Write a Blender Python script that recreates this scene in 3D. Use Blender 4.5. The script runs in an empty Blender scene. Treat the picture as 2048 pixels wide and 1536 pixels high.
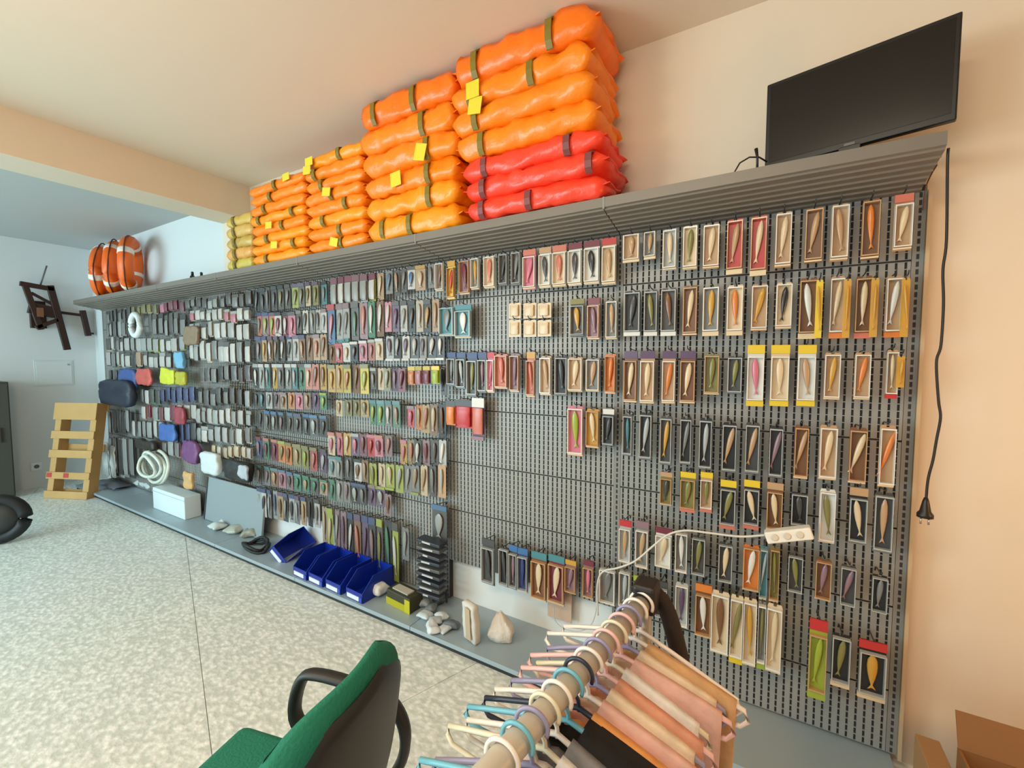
import bpy, bmesh, math, random
import numpy as np
from mathutils import Vector, Matrix, noise
random.seed(7)
S = bpy.context.scene
COL = S.collection
PI = math.pi
# ------------------------------------------------------------------ camera
FPX, VX, HY = 866.0, -450.0, 717.0
CD, CH = 1.94, 1.46            # camera stands 1.94 m from the pegboard, 1.46 m above the floor
_p = math.atan((768-HY)/FPX)
_d = np.array([VX-1024, -(HY-768), FPX]); _d /= np.linalg.norm(_d)
AU = np.array([0, math.cos(_p), -math.sin(_p)])
AX = -_d; AX = AX-AU*AX.dot(AU); AX /= np.linalg.norm(AX)
AY = np.cross(AU, AX)
if AY[2] < 0: AY = -AY
def ray(px, py):
    c = np.array([px-1024, 768-py, FPX]); return c@AX, c@AY, c@AU
def gy(px, py, off=0.0):       # point of the plane `off` metres in front of the pegboard -> (x, z)
    r = ray(px, py); t = (CD-off)/r[1]; return r[0]*t, r[2]*t+CH
def gz(px, py, z):             # point of the horizontal plane z -> (x, y)
    r = ray(px, py); t = (z-CH)/r[2]; return r[0]*t, r[1]*t-CD
cam = bpy.data.cameras.new('camera'); co = bpy.data.objects.new('camera', cam); COL.objects.link(co)
cam.sensor_width = 36; cam.lens = FPX/2048*36; cam.clip_start = 0.05
R3 = Matrix(((AX[0], AX[1], -AX[2]), (AY[0], AY[1], -AY[2]), (AU[0], AU[1], -AU[2])))
co.matrix_world = Matrix.Translation((0, -CD, CH)) @ R3.to_4x4()
S.camera = co
# ------------------------------------------------------------------ light
S.view_settings.view_transform = 'Standard'; S.view_settings.look = 'None'
S.view_settings.gamma = 1; S.view_settings.use_curve_mapping = False
S.view_settings.exposure = 0.0
W = bpy.data.worlds.new('world'); S.world = W; W.use_nodes = True
W.node_tree.nodes['Background'].inputs[0].default_value = (1.0, .97, .92, 1)
W.node_tree.nodes['Background'].inputs[1].default_value = 0.29
def area(name, loc, target, size, sy, power, color):
    l = bpy.data.lights.new(name, 'AREA'); l.shape = 'RECTANGLE'; l.size = size; l.size_y = sy
    l.energy = power; l.color = color
    o = bpy.data.objects.new(name, l); COL.objects.link(o); o.location = loc
    o.rotation_euler = (Vector(target)-Vector(loc)).to_track_quat('-Z', 'Y').to_euler(); return o
area('shop_window', (-5.0, -5.2, 1.3), (-4.3, -.6, .3), 3.6, 2.0, 240, (.64, .91, 1.0))
area('entrance_window', (-1.2, -5.6, 1.7), (-1.0, 0, 1.0), 2.4, 2.0, 30, (.90, .98, 1.0))
area('warm_lamp', (2.1, -1.1, 1.35), (1.0, .06, 1.12), .4, .4, 19, (1.0, .42, .07))
area('ceiling_lamp', (-.6, -2.6, 2.7), (-1.2, -1.2, 0), 1.2, .3, 26, (1.0, .84, .62))
pl = bpy.data.lights.new('ceiling_fill', 'POINT'); pl.energy = 33; pl.color = (1.0, .66, .40); pl.shadow_soft_size = .15  # unseen warm fill, added to brighten the ceiling and the beam
po = bpy.data.objects.new('ceiling_fill', pl); COL.objects.link(po); po.location = (-1.9, -2.3, 1.95)
# ------------------------------------------------------------------ materials
def lin(c): return tuple((v/255/12.92 if v/255 <= .04045 else ((v/255+.055)/1.055)**2.4) for v in c)
_m = {}
def mat(rgb, rough=.55, metal=0.0, bump=0.0, bs=60, var=0.0, vs=8, emit=None, trans=0.0, alpha=None):
    k = (tuple(rgb), rough, metal, bump, bs, var, vs, trans, alpha)
    if k in _m: return _m[k]
    m = bpy.data.materials.new('m%03d' % len(_m)); m.use_nodes = True
    nt = m.node_tree; b = nt.nodes['Principled BSDF']
    c = (*lin(rgb), 1)
    b.inputs['Base Color'].default_value = c; b.inputs['Roughness'].default_value = rough
    b.inputs['Metallic'].default_value = metal
    if trans: b.inputs['Transmission Weight'].default_value = trans
    if alpha is not None: b.inputs['Alpha'].default_value = alpha
    tc = nt.nodes.new('ShaderNodeTexCoord')
    if var:
        n = nt.nodes.new('ShaderNodeTexNoise'); n.inputs['Scale'].default_value = vs; n.inputs['Detail'].default_value = 4
        nt.links.new(tc.outputs['Object'], n.inputs['Vector'])
        x = nt.nodes.new('ShaderNodeMix'); x.data_type = 'RGBA'
        x.inputs[6].default_value = tuple(v*(1-var) for v in c[:3])+(1,); x.inputs[7].default_value = tuple(min(1, v*(1+var)) for v in c[:3])+(1,)
        nt.links.new(n.outputs['Fac'], x.inputs[0]); nt.links.new(x.outputs[2], b.inputs['Base Color'])
    if bump:
        n2 = nt.nodes.new('ShaderNodeTexNoise'); n2.inputs['Scale'].default_value = bs; n2.inputs['Detail'].default_value = 3
        nt.links.new(tc.outputs['Object'], n2.inputs['Vector'])
        bp = nt.nodes.new('ShaderNodeBump'); bp.inputs['Strength'].default_value = bump; bp.inputs['Distance'].default_value = .01
        nt.links.new(n2.outputs['Fac'], bp.inputs['Height']); nt.links.new(bp.outputs[0], b.inputs['Normal'])
    _m[k] = m; return m
# ------------------------------------------------------------------ mesh helpers
class MB:
    def __init__(s): s.v = []; s.f = []; s.sm = False
    def add(s, vs, fs):
        n = len(s.v); s.v += [tuple(v) for v in vs]; s.f += [tuple(i+n for i in f) for f in fs]; return s
    def box(s, a, b, M=None):
        x0, y0, z0 = a; x1, y1, z1 = b
        vs = [(x, y, z) for z in (z0, z1) for y in (y0, y1) for x in (x0, x1)]
        if M is not None: vs = [M @ Vector(v) for v in vs]
        return s.add(vs, [(0, 2, 3, 1), (4, 5, 7, 6), (0, 1, 5, 4), (2, 6, 7, 3), (0, 4, 6, 2), (1, 3, 7, 5)])
    def rbox(s, a, b, r, M=None):      # box with chamfered long edges (all twelve)
        c = [(a[i]+b[i])/2 for i in range(3)]; h = [(b[i]-a[i])/2 for i in range(3)]
        bm = bmesh.new(); bmesh.ops.create_cube(bm, size=2)
        for v in bm.verts: v.co = Vector([c[i]+v.co[i]*h[i] for i in range(3)])
        bmesh.ops.bevel(bm, geom=list(bm.edges), offset=r, segments=3, profile=.5, affect='EDGES')
        bm.verts.index_update()
        vs = [v.co.copy() for v in bm.verts]; fs = [[v.index for v in f.verts] for f in bm.faces]; bm.free()
        if M is not None: vs = [M @ v for v in vs]
        return s.add(vs, fs)
    def tube(s, pts, r, n=8, closed=False, flat=1.0, cap=True):
        pts = [Vector(p) for p in pts]; L = len(pts); rings = []
        up = Vector((0, 0, 1))
        for i, p in enumerate(pts):
            a = pts[(i-1) % L] if (closed or i > 0) else p; b = pts[(i+1) % L] if (closed or i < L-1) else p
            t = (b-a).normalized()
            if i == 0 or closed:
                u = t.cross(up)
                if u.length < .05: u = t.cross(Vector((0, 1, 0)))
            else: u = pu-t*pu.dot(t)
            if u.length < 1e-6: u = t.orthogonal()
            u.normalize(); pu = u; w = u.cross(t)
            rr = r[i] if isinstance(r, (list, tuple)) else r
            rings.append([p+u*math.cos(2*PI*k/n)*rr+w*math.sin(2*PI*k/n)*rr*flat for k in range(n)])
        vs = [v for R in rings for v in R]; fs = []
        for i in range(L if closed else L-1):
            j = (i+1) % L
            for k in range(n): fs.append((i*n+k, i*n+(k+1) % n, j*n+(k+1) % n, j*n+k))
        if not closed and cap: fs += [tuple(range(n))[::-1], tuple(range((L-1)*n, L*n))]
        s.sm = True
        return s.add(vs, fs)
    def prism(s, prof, x0, x1):        # profile in (y,z) extruded along x
        n = len(prof); vs = [(x0, y, z) for y, z in prof]+[(x1, y, z) for y, z in prof]
        return s.add(vs, [(i, (i+1) % n, n+(i+1) % n, n+i) for i in range(n)]+[tuple(range(n))[::-1], tuple(range(n, 2*n))])
    def lathe(s, prof, n=20, M=None):  # (r,z)
        vs = [(r*math.cos(2*PI*k/n), r*math.sin(2*PI*k/n), z) for r, z in prof for k in range(n)]
        if M is not None: vs = [M @ Vector(v) for v in vs]
        fs = [(i*n+k, i*n+(k+1) % n, (i+1)*n+(k+1) % n, (i+1)*n+k) for i in range(len(prof)-1) for k in range(n)]
        fs += [tuple(range(n))[::-1], tuple(range((len(prof)-1)*n, len(prof)*n))]
        s.sm = True
        return s.add(vs, fs)
    def mesh(s, name):
        me = bpy.data.meshes.new(name); me.from_pydata(s.v, [], s.f); me.validate()
        if s.sm: me.polygons.foreach_set('use_smooth', [True]*len(me.polygons))
        me.update(); return me
    def build(s, name, m, parent=None, loc=None, rot=None):
        return obj(name, s.mesh(name), m, parent, loc, rot)
def obj(name, me, m, parent=None, loc=None, rot=None, scale=None):
    o = bpy.data.objects.new(name, me); COL.objects.link(o)
    if parent is not None: o.parent = parent
    if loc is not None: o.location = loc
    if rot is not None: o.rotation_euler = rot
    if scale is not None: o.scale = scale
    if m is not None:
        if not me.materials: me.materials.append(m)
        if me.materials[0] != m or me.users > 1:
            o.material_slots[0].link = 'OBJECT'; o.material_slots[0].material = m
    return o
def tag(o, label=None, cat=None, group=None, kind=None):
    if label: o['label'] = label
    if cat: o['category'] = cat
    if group: o['group'] = group
    if kind: o['kind'] = kind
    return o
def thing(name, label, cat, loc=(0, 0, 0), rot=(0, 0, 0), group=None):
    o = bpy.data.objects.new(name, None); COL.objects.link(o); o.location = loc; o.rotation_euler = rot
    o.empty_display_size = .05
    return tag(o, label, cat, group)
ORD = ['leftmost', 'second', 'third', 'fourth', 'fifth', 'sixth', 'seventh', 'eighth', 'ninth', 'tenth', 'eleventh', 'twelfth', 'thirteenth', 'fourteenth', 'fifteenth', 'sixteenth', 'seventeenth', 'eighteenth', 'nineteenth', 'twentieth', 'twenty-first', 'twenty-second', 'twenty-third', 'twenty-fourth', 'twenty-fifth', 'twenty-sixth', 'twenty-seventh']
# ------------------------------------------------------------------ room
WALL_WARM_LIT = mat((220, 205, 184), .85, bump=.05, bs=30)  # warm light on the main wall is put into its colour
WALL_COOL_LIT = mat((212, 216, 216), .85, bump=.05, bs=30)  # cool daylight on the alcove side is put into this colour
XL, XR, YB, ZC, ZA = -7.1, 3.6, -6.2, 2.83, 2.77
YW = .06
BX0, BX1 = -3.92, -3.62
def st(name, mb, m): return tag(mb.build(name, m), kind='structure')
def floor_mat():
    m = bpy.data.materials.new('floor_pebble'); m.use_nodes = True; nt = m.node_tree; b = nt.nodes['Principled BSDF']
    tc = nt.nodes.new('ShaderNodeTexCoord')
    mp = nt.nodes.new('ShaderNodeMapping'); mp.inputs['Rotation'].default_value = (0, 0, .5); mp.inputs['Scale'].default_value = (1, 1.5, 1)
    nt.links.new(tc.outputs['Object'], mp.inputs['Vector'])
    v = nt.nodes.new('ShaderNodeTexVoronoi'); v.inputs['Scale'].default_value = 34; v.feature = 'SMOOTH_F1'
    nt.links.new(mp.outputs[0], v.inputs['Vector'])
    n = nt.nodes.new('ShaderNodeTexNoise'); n.inputs['Scale'].default_value = 38; n.inputs['Detail'].default_value = 4
    nt.links.new(mp.outputs[0], n.inputs['Vector'])
    mx = nt.nodes.new('ShaderNodeMath'); mx.operation = 'MULTIPLY_ADD'; mx.inputs[1].default_value = .8
    nt.links.new(v.outputs['Distance'], mx.inputs[0]); nt.links.new(n.outputs['Fac'], mx.inputs[2])
    r = nt.nodes.new('ShaderNodeValToRGB'); r.color_ramp.elements[0].position = .55; r.color_ramp.elements[1].position = 1.0
    r.color_ramp.elements[0].color = (*lin((246, 248, 242)), 1); r.color_ramp.elements[1].color = (*lin((206, 212, 204)), 1)
    nt.links.new(mx.outputs[0], r.inputs[0]); nt.links.new(r.outputs[0], b.inputs['Base Color'])
    bp = nt.nodes.new('ShaderNodeBump'); bp.inputs['Strength'].default_value = .35; bp.inputs['Distance'].default_value = .006; bp.invert = True
    nt.links.new(mx.outputs[0], bp.inputs['Height']); nt.links.new(bp.outputs[0], b.inputs['Normal'])
    b.inputs['Roughness'].default_value = .42
    return m
FM = floor_mat()
st('floor', MB().box((XL-.2, YB, -.1), (XR, YW+.1, -.004)), mat((150, 150, 142), .8))
fl = bpy.data.objects['floor']
# large floor tiles, joints running along the two photographed lines
ta = math.atan2((-1.22)-(-.42), -1.66+3.77); TS = 0.62
def clip_poly(poly, x0, x1, y0, y1):
    def cl(P, f, g):
        out = []
        for i in range(len(P)):
            a, b = P[i-1], P[i]
            fa, fb = f(a), f(b)
            if (fa >= 0) != (fb >= 0): t = fa/(fa-fb); out.append((a[0]+(b[0]-a[0])*t, a[1]+(b[1]-a[1])*t))
            if fb >= 0: out.append(b)
        return out
    for f in (lambda p: p[0]-x0, lambda p: x1-p[0], lambda p: p[1]-y0, lambda p: y1-p[1]):
        poly = cl(poly, f, None)
        if not poly: return None
    return poly
ca, sa = math.cos(ta), math.sin(ta)
for i in range(-12, 14):
    for j in range(-4, 5):
        u0, u1 = j*2.4+.0015, (j+1)*2.4-.0015
        w0, w1 = i*TS*2+.0015, (i+1)*TS*2-.0015
        P = [(-3.77+u*ca-w*sa, -.42+u*sa+w*ca) for u, w in ((u0, w0), (u1, w0), (u1, w1), (u0, w1))]
        P = clip_poly(P, XL, XR, YB, YW)
        if not P or len(P) < 3: continue
        n = len(P); m = MB(); m.add([(x, y, -.004) for x, y in P]+[(x, y, 0) for x, y in P], [tuple(range(n, 2*n)), tuple(range(n))[::-1]]+[(k, (k+1) % n, n+(k+1) % n, n+k) for k in range(n)])
        m.build('floor_tile', FM, fl)
st('wall_back', MB().box((BX1, YW, 0), (XR, YW+.1, ZC)), WALL_WARM_LIT)
st('wall_alcove', MB().box((XL, YW, 0), (BX1, YW+.1, ZC)), WALL_COOL_LIT)
st('wall_left', MB().box((XL-.1, YB, 0), (XL, YW+.1, ZC)), WALL_COOL_LIT)
st('ceiling', MB().box((BX0, YB, ZC), (XR, YW+.1, ZC+.1)), mat((224, 212, 194), .9))
st('ceiling_alcove', MB().box((XL, YB, ZA), (BX0, YW, ZA+.1)), mat((180, 182, 180), .9))
st('trim_1', MB().box((BX0, YB, 2.575), (BX1, YW, ZC+.1)), WALL_WARM_LIT)
st('trim_2', MB().box((BX0, -.0, 0), (BX1, YW, 2.575)), WALL_WARM_LIT)
# ------------------------------------------------------------------ shelving bays
EX = [.42, -.58, -1.58, -2.58, -3.58, -4.58, -5.58, -6.62]
BAYN = ['rightmost bay', 'second bay from right', 'third bay from right', 'fourth bay from right', 'fifth bay from right', 'sixth bay from right', 'leftmost bay']
METAL = mat((148, 147, 142), .42, .1); METALD = mat((134, 132, 127), .5, .1)
HOLE_SHADE = mat((56, 54, 52), .8); CAN = mat((122, 114, 104), .45, .15); DECK = mat((158, 174, 182), .4, .1)  # hole tone is a dark colour painted in for the shade inside slots
WHITEB = mat((225, 226, 222), .7)
def perf(w, rows, px, hw, hh, pz):
    nc = int(round(w/px)); v = []; f = []
    for r in range(rows):
        for c in range(nc):
            x0 = c*w/nc; x1 = x0+w/nc; z0 = r*pz; z1 = z0+pz; mx = (x0+x1)/2; mz = (z0+z1)/2; k = len(v)
            v += [(x0, 0, z0), (x1, 0, z0), (x1, 0, z1), (x0, 0, z1), (mx-hw, 0, mz-hh), (mx+hw, 0, mz-hh), (mx+hw, 0, mz+hh), (mx-hw, 0, mz+hh),
                  (mx-hw, .005, mz-hh), (mx+hw, .005, mz-hh), (mx+hw, .005, mz+hh), (mx-hw, .005, mz+hh)]
            f += [(k, k+1, k+5, k+4), (k+1, k+2, k+6, k+5), (k+2, k+3, k+7, k+6), (k+3, k, k+4, k+7),
                  (k+4, k+5, k+9, k+8), (k+5, k+6, k+10, k+9), (k+6, k+7, k+11, k+10), (k+7, k+4, k+8, k+11)]
    me = bpy.data.meshes.new('perforated_panel'); me.from_pydata(v, [], f); me.update(); return me
SEC = [(.06, 9), (.29, 12), (.595, 11), (.875, 12), (1.18, 11), (1.46, 13), (1.79, 9)]
PW = .965
PM = {}
def panel_mesh(rows):
    if rows not in PM: PM[rows] = perf(PW, rows, .0247, .0036, .0108, .0249)
    return PM[rows]
UPM = perf(.03, 78, .03, .004, .0085, .025)
UPS = MB().box((-.0148, .0008, 0), (.0148, .05, 1.97)).mesh('upright_core')
BAYS = []
for b in range(7):
    x1, x0 = EX[b], EX[b+1]; w = x1-x0
    bay = thing('shelving_bay', 'grey perforated steel wall shelving, ' + BAYN[b] + (', beside the bare wall' if b == 0 else ', with canopy and deck'), 'shelving', (x0, 0, 0), group='wall shelving bays')
    BAYS.append(bay)
    k = (w-.032)/PW
    for i, (z, rows) in enumerate(SEC):
        if i == 0 and b in (1, 3): continue
        obj('back_panel', panel_mesh(rows), METAL, bay, (.016, 0, z), scale=(k, 1, 1))
    lo = .29 if b in (1, 3) else .06
    MB().box((.016, .006, lo), (w-.016, .012, 2.02)).build('hole_shade_sheet', HOLE_SHADE, bay)  # added dark sheet, gives the perforations their shaded inside
    if b in (1, 3):
        MB().box((.016, .03, .05), (w-.016, .04, .30)).build('white_board', WHITEB, bay)
    for xx in ([0, w] if b == 0 else [0]):
        u = obj('upright', UPS, HOLE_SHADE, bay, (xx, 0, .06)); obj('upright_face', UPM, METALD, u, (-.015, -.001, 0))
    # canopy: flat top, square lip, ribbed sloping underside
    pr = [(.045, 2.10), (-.237, 2.10), (-.237, 2.062), (-.228, 2.058)]
    n = 6
    for q in range(n):
        t0 = q/n; t1 = (q+.72)/n
        pr += [(-.225+.215*t0, 2.052-.038*t0), (-.225+.215*t1, 2.052-.038*t1), (-.225+.215*t1+.004, 2.046-.038*t1)]
    pr += [(-.005, 2.006), (.045, 2.006)]
    c = MB().prism(pr[::-1], .002, w-.002).build('canopy', CAN, bay)
    MB().box((-.004, -.2385, 2.055), (.004, -.1, 2.1012)).build('canopy_joint', METALD, c)
    MB().box((.002, -.316, .030), (w-.002, .04, .052)).build('deck', DECK, bay)
    MB().box((.002, -.300, 0), (w-.002, -.285, .0295)).build('plinth_shadow', mat((40, 42, 42), .7), bay)  # dark colour stands in for the shadow under the deck lip
MB().box((EX[0]-EX[1]+.016, -.012, .05), (EX[0]-EX[1]+.026, .05, 2.01)).build('side_trim', mat((190, 165, 130), .6), BAYS[0])
# ------------------------------------------------------------------ packs
PAL = dict(k=((26, 26, 30), 'black'), K=((62, 60, 60), 'dark grey'), g=((122, 122, 120), 'grey'), L=((172, 176, 174), 'light grey'), w=((226, 222, 214), 'white'),
           c=((226, 200, 160), 'cream'), t=((190, 150, 108), 'tan'), b=((120, 76, 42), 'brown'), o=((224, 122, 44), 'orange'), y=((232, 198, 30), 'yellow'),
           Y=((206, 152, 48), 'gold'), r=((196, 38, 40), 'red'), m=((112, 34, 52), 'maroon'), p=((214, 112, 136), 'pink'), u=((84, 58, 92), 'purple'), n=((42, 56, 110), 'navy'),
           B=((48, 104, 160), 'blue'), T=((62, 128, 138), 'teal'), G=((48, 118, 84), 'green'), l=((158, 176, 48), 'lime'), O=((128, 122, 60), 'olive'), s=((210, 112, 90), 'salmon'), v=((140, 106, 116), 'mauve'))
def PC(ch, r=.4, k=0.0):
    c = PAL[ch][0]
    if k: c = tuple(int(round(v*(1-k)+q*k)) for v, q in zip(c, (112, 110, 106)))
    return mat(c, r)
def unit_box(name):
    return MB().box((-.5, -.5, -1), (.5, .5, 0)).mesh(name)
CARD = MB().add([(-.5, -.5, -1), (.5, -.5, -1), (.5, -.5, -.05), (.42, -.5, 0), (.12, -.5, 0), (.1, -.5, -.035), (-.1, -.5, -.035), (-.12, -.5, 0), (-.42, -.5, 0), (-.5, -.5, -.05)] +
                [(-.5, .5, -1), (.5, .5, -1), (.5, .5, -.05), (.42, .5, 0), (.12, .5, 0), (.1, .5, -.035), (-.1, .5, -.035), (-.12, .5, 0), (-.42, .5, 0), (-.5, .5, -.05)],
                [tuple(range(10)), tuple(range(19, 9, -1))]+[(i, i+10, (i+1) % 10+10, (i+1) % 10) for i in range(10)]).mesh('card')
HEAD = unit_box('header'); FOOT = unit_box('footer')
def rim_mesh():
    m = MB(); t = .055
    m.box((-.5, -.5, -1), (-.5+t, .5, 0)).box((.5-t, -.5, -1), (.5, .5, 0)).box((-.5+t, -.5, -1), (.5-t, .5, -.975)).box((-.5+t, -.5, -.025), (.5-t, .5, 0))
    return m.mesh('blister_rim')
RIM = rim_mesh()
def fish():
    m = MB(); prof = [(0, .02), (.04, .22), (.15, .44), (.32, .5), (.5, .44), (.68, .3), (.82, .14), (.88, .09)]
    n = 8; vs = []; fs = []
    for t, r in prof:
        for k in range(n): a = 2*PI*k/n; vs.append((r*math.cos(a), .5*r*math.sin(a)*1.6, -t))
    for i in range(len(prof)-1):
        for k in range(n): fs.append((i*n+k, i*n+(k+1) % n, (i+1)*n+(k+1) % n, (i+1)*n+k))
    fs += [tuple(range(n)), tuple(range((len(prof)-1)*n, len(prof)*n))[::-1]]
    m.add(vs, fs); m.sm = True
    m.add([(-.07, -.05, -.87), (.07, -.05, -.87), (.38, -.05, -1), (0, -.05, -.95), (-.38, -.05, -1), (-.07, .05, -.87), (.07, .05, -.87), (.38, .05, -1), (0, .05, -.95), (-.38, .05, -1)],
          [(0, 1, 2, 3), (0, 3, 4), (5, 8, 7, 6), (5, 9, 8), (0, 5, 6, 1), (1, 6, 7, 2), (2, 7, 8, 3), (3, 8, 9, 4), (4, 9, 5, 0)])
    return m.mesh('lure')
FISH = fish()
def pouchlet():
    m = MB(); vs = []; fs = []; n = 8
    for i, (t, r, d) in enumerate([(0, .46, .1), (.12, .5, .7), (.35, .44, 1), (.6, .5, .8), (.85, .48, .9), (1, .42, .2)]):
        for k in range(n): a = 2*PI*k/n; vs.append((max(-.5, min(.5, r*1.2*math.cos(a))), .5*d*math.sin(a), -t))
    for i in range(5):
        for k in range(n): fs.append((i*n+k, i*n+(k+1) % n, (i+1)*n+(k+1) % n, (i+1)*n+k))
    fs += [tuple(range(n)), tuple(range(5*n, 6*n))[::-1]]; m.add(vs, fs); m.sm = True
    return m.mesh('contents')
POUCH = pouchlet()
def hook_mesh(L):
    return MB().tube([(0, 0, -.02), (0, -.006, -.004), (0, -.02, 0), (0, -L+.008, .003), (0, -L-.006, .006), (0, -L-.012, .016)], .0022, 5).mesh('hook')
HOOKS = {}
HKM = mat((70, 70, 72), .35, .6)
def hook(bay, x, z, L):
    k = round(L, 2)
    if k not in HOOKS: HOOKS[k] = hook_mesh(k)
    obj('hook', HOOKS[k], HKM, BAYS[bay], (x-EX[bay+1], 0, z))
ROWN = ['top', 'second', 'third', 'fourth', 'fifth', 'sixth', 'seventh', 'eighth', 'ninth', 'tenth', 'eleventh', 'twelfth']
cnt = {}
PACKS = []
def bay_of(x):
    for b in range(7):
        if x > EX[b+1]: return b
    return 6
def pack(row, x, zt, w, h, spec, off=.07, style='lure', ang=None, tilt=0):
    """spec: card, content, header, footer"""
    spec = (spec+'----')[:4]; PACKS.append((bay_of(x), row, x, zt, w, h, spec, off, style, ang, tilt))
def build_packs():
    PACKS.sort(key=lambda p: (p[0], p[1], p[2]))
    for (b, row, x, zt, w, h, sp, off, style, ang, tilt) in PACKS:
        i = cnt.get((b, row), 0); cnt[(b, row)] = i+1
        card, con, hd, ft = sp
        kind = {'lure': 'lure pack', 'bag': 'tackle bag', 'slim': 'slim lure pack', 'box': 'square box'}[style]
        d = PAL[card][1]
        if hd != '-': d += ' ' + PAL[hd][1] + '-topped'
        elif con != '-' and con != card: d += ' and ' + PAL[con][1]
        lab = '%s %s, %s from left, %s row, %s' % (d, kind, ORD[i] if i else 'first', ROWN[row], BAYN[b])
        if i == 0: lab = lab.replace('first from left', 'leftmost')
        r = random.Random(int(x*1e4)+int(zt*1e4))
        t = thing({'lure': 'lure_pack', 'bag': 'tackle_bag', 'slim': 'slim_pack', 'box': 'small_box'}[style], lab, 'package', (x, -off, zt), (0, tilt, r.uniform(-.06, .06) if b < 2 else r.uniform(-.12, .12)), 'packs hung on the '+BAYN[b])
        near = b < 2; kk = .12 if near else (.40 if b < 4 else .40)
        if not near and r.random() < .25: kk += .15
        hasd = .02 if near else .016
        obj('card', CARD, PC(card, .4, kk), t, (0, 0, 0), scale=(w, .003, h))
        top = 0
        if hd != '-':
            hh = .14*h if style != 'bag' else .22*h
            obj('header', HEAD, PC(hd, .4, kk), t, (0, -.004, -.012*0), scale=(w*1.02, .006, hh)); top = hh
        fo = 0
        if ft != '-':
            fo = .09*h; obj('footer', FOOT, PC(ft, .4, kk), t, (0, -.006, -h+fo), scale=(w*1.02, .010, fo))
        elif near and style == 'lure': fo = .05*h; obj('footer', FOOT, PC('c' if card not in 'kK' else 'g'), t, (0, -.006, -h+fo), scale=(w, .009, fo*.6))
        ih = h-top-fo
        if style == 'lure' and near:
            rc = 'w' if card in 'cwtpgL' else ('L' if card in 'kKnT' else 't')
            obj('blister', RIM, PC(rc, .2), t, (0, -.0105, -top-.05*h), scale=(w*.96, .018, ih-.06*h))
        if con != '-':
            a = ang if ang is not None else r.uniform(-.12, .16)
            if style in ('lure', 'slim'):
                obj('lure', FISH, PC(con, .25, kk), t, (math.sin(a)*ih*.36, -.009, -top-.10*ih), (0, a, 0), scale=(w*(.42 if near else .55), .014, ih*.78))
                if not near and card in 'kKgLwn':
                    pass
            elif style == 'bag':
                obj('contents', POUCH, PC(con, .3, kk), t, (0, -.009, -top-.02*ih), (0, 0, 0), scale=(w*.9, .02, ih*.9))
            else:
                obj('inner_box', POUCH, PC(con, .3, kk), t, (0, -.008, -.15*h), scale=(w*.7, .012, h*.7))
        if b < 4: hook(b, x, zt+.004, off+.012)
OFF = {0: .07, 1: .06, 2: .06, 3: .06}
def E(row, off, items, style='lure'):        # explicit items read off the photograph
    for it in items:
        x0, x1, yt, yb, sp = it[:5]; ang = it[5] if len(it) > 5 else None
        a, za = gy((x0+x1)/2, yt, off); _, zb = gy((x0+x1)/2, yb, off)
        xa, _ = gy(x0, yt, off); xb, _ = gy(x1, yt, off)
        pack(row, a, min(za, 1.985), max(.02, xb-xa), max(.03, za-zb), sp, off, style, ang)
def Rw(row, off, x0, x1, yt0, yt1, yb0, yb1, specs, style='slim', fill=.86, jit=.0):
    specs = specs.split(); n = len(specs)
    xa, za = gy(x0, yt0, off); xb, zb = gy(x1, yt1, off); _, zc = gy(x0, yb0, off); _, zd = gy(x1, yb1, off)
    for i, sp in enumerate(specs):
        t = (i+.5)/n; zt = za+(zb-za)*t; zl = zc+(zd-zc)*t
        pack(row, xa+(xb-xa)*t, min(zt, 1.985)+random.uniform(-jit, jit), abs(xb-xa)/n*fill, zt-zl, sp, off+random.uniform(-.006, .006), style)
# ---- rightmost bay
o = .075
E(0, o, [(1248, 1280, 463, 520, 'tt-c'), (1290, 1313, 463, 519, 'gt-c'), (1328, 1355, 458, 541, 'Lc--'), (1368, 1396, 450, 538, 'cO--'), (1408, 1440, 448, 538, 'tc--'),
         (1456, 1488, 430, 541, 'rt-c', .12), (1504, 1536, 420, 541, 'rc-c'), (1553, 1585, 415, 526, 'tc--'), (1613, 1648, 405, 516, 'bt--', .15), (1664, 1699, 396, 511, 'tt--'),
         (1726, 1762, 390, 511, 'bo--'), (1790, 1827, 386, 498, 'tcs-')])
E(1, o, [(1250, 1282, 582, 672, 'kK-w', .1), (1290, 1316, 580, 672, 'KO-w'), (1324, 1354, 576, 672, 'Kb-w'), (1368, 1396, 571, 672, 'bc--', .1), (1408, 1440, 571, 672, 'gY-c'),
         (1456, 1488, 570, 671, 'co-c'), (1504, 1536, 568, 662, 'tY--', .2), (1553, 1585, 565, 658, 'ck--'), (1600, 1636, 556, 678, 'bw-c', -.1), (1662, 1690, 552, 677, 'tc-o'),
         (1712, 1746, 552, 677, 'bc-s'), (1772, 1806, 552, 675, 'tw-o', .12)])
E(1, o+.03, [(1634, 1646, 560, 676, 'yY--'), (1690, 1702, 558, 676, 'YY--'), (1745, 1757, 556, 674, 'YY--'), (1806, 1820, 556, 674, 'YY--')], 'slim')
E(2, o, [(1250, 1276, 702, 806, 'bcu-', .1), (1282, 1310, 702, 808, 'tcu-', .05), (1326, 1352, 702, 808, 'tou-', .12), (1362, 1392, 702, 808, 'bcu-', .12), (1410, 1440, 708, 790, 'OO--'),
         (1457, 1486, 712, 788, 'KO--'), (1496, 1530, 690, 812, 'wpyy'), (1543, 1580, 690, 812, 'ccyy'), (1597, 1633, 690, 812, 'wtyy'), (1650, 1682, 705, 800, 'tY--', .1), (1710, 1742, 705, 800, 'to--', .15),
         (1774, 1797, 700, 797, 'tc-r')])
E(2, o+.03, [(1797, 1808, 712, 775, 'YY--')], 'slim')
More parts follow.
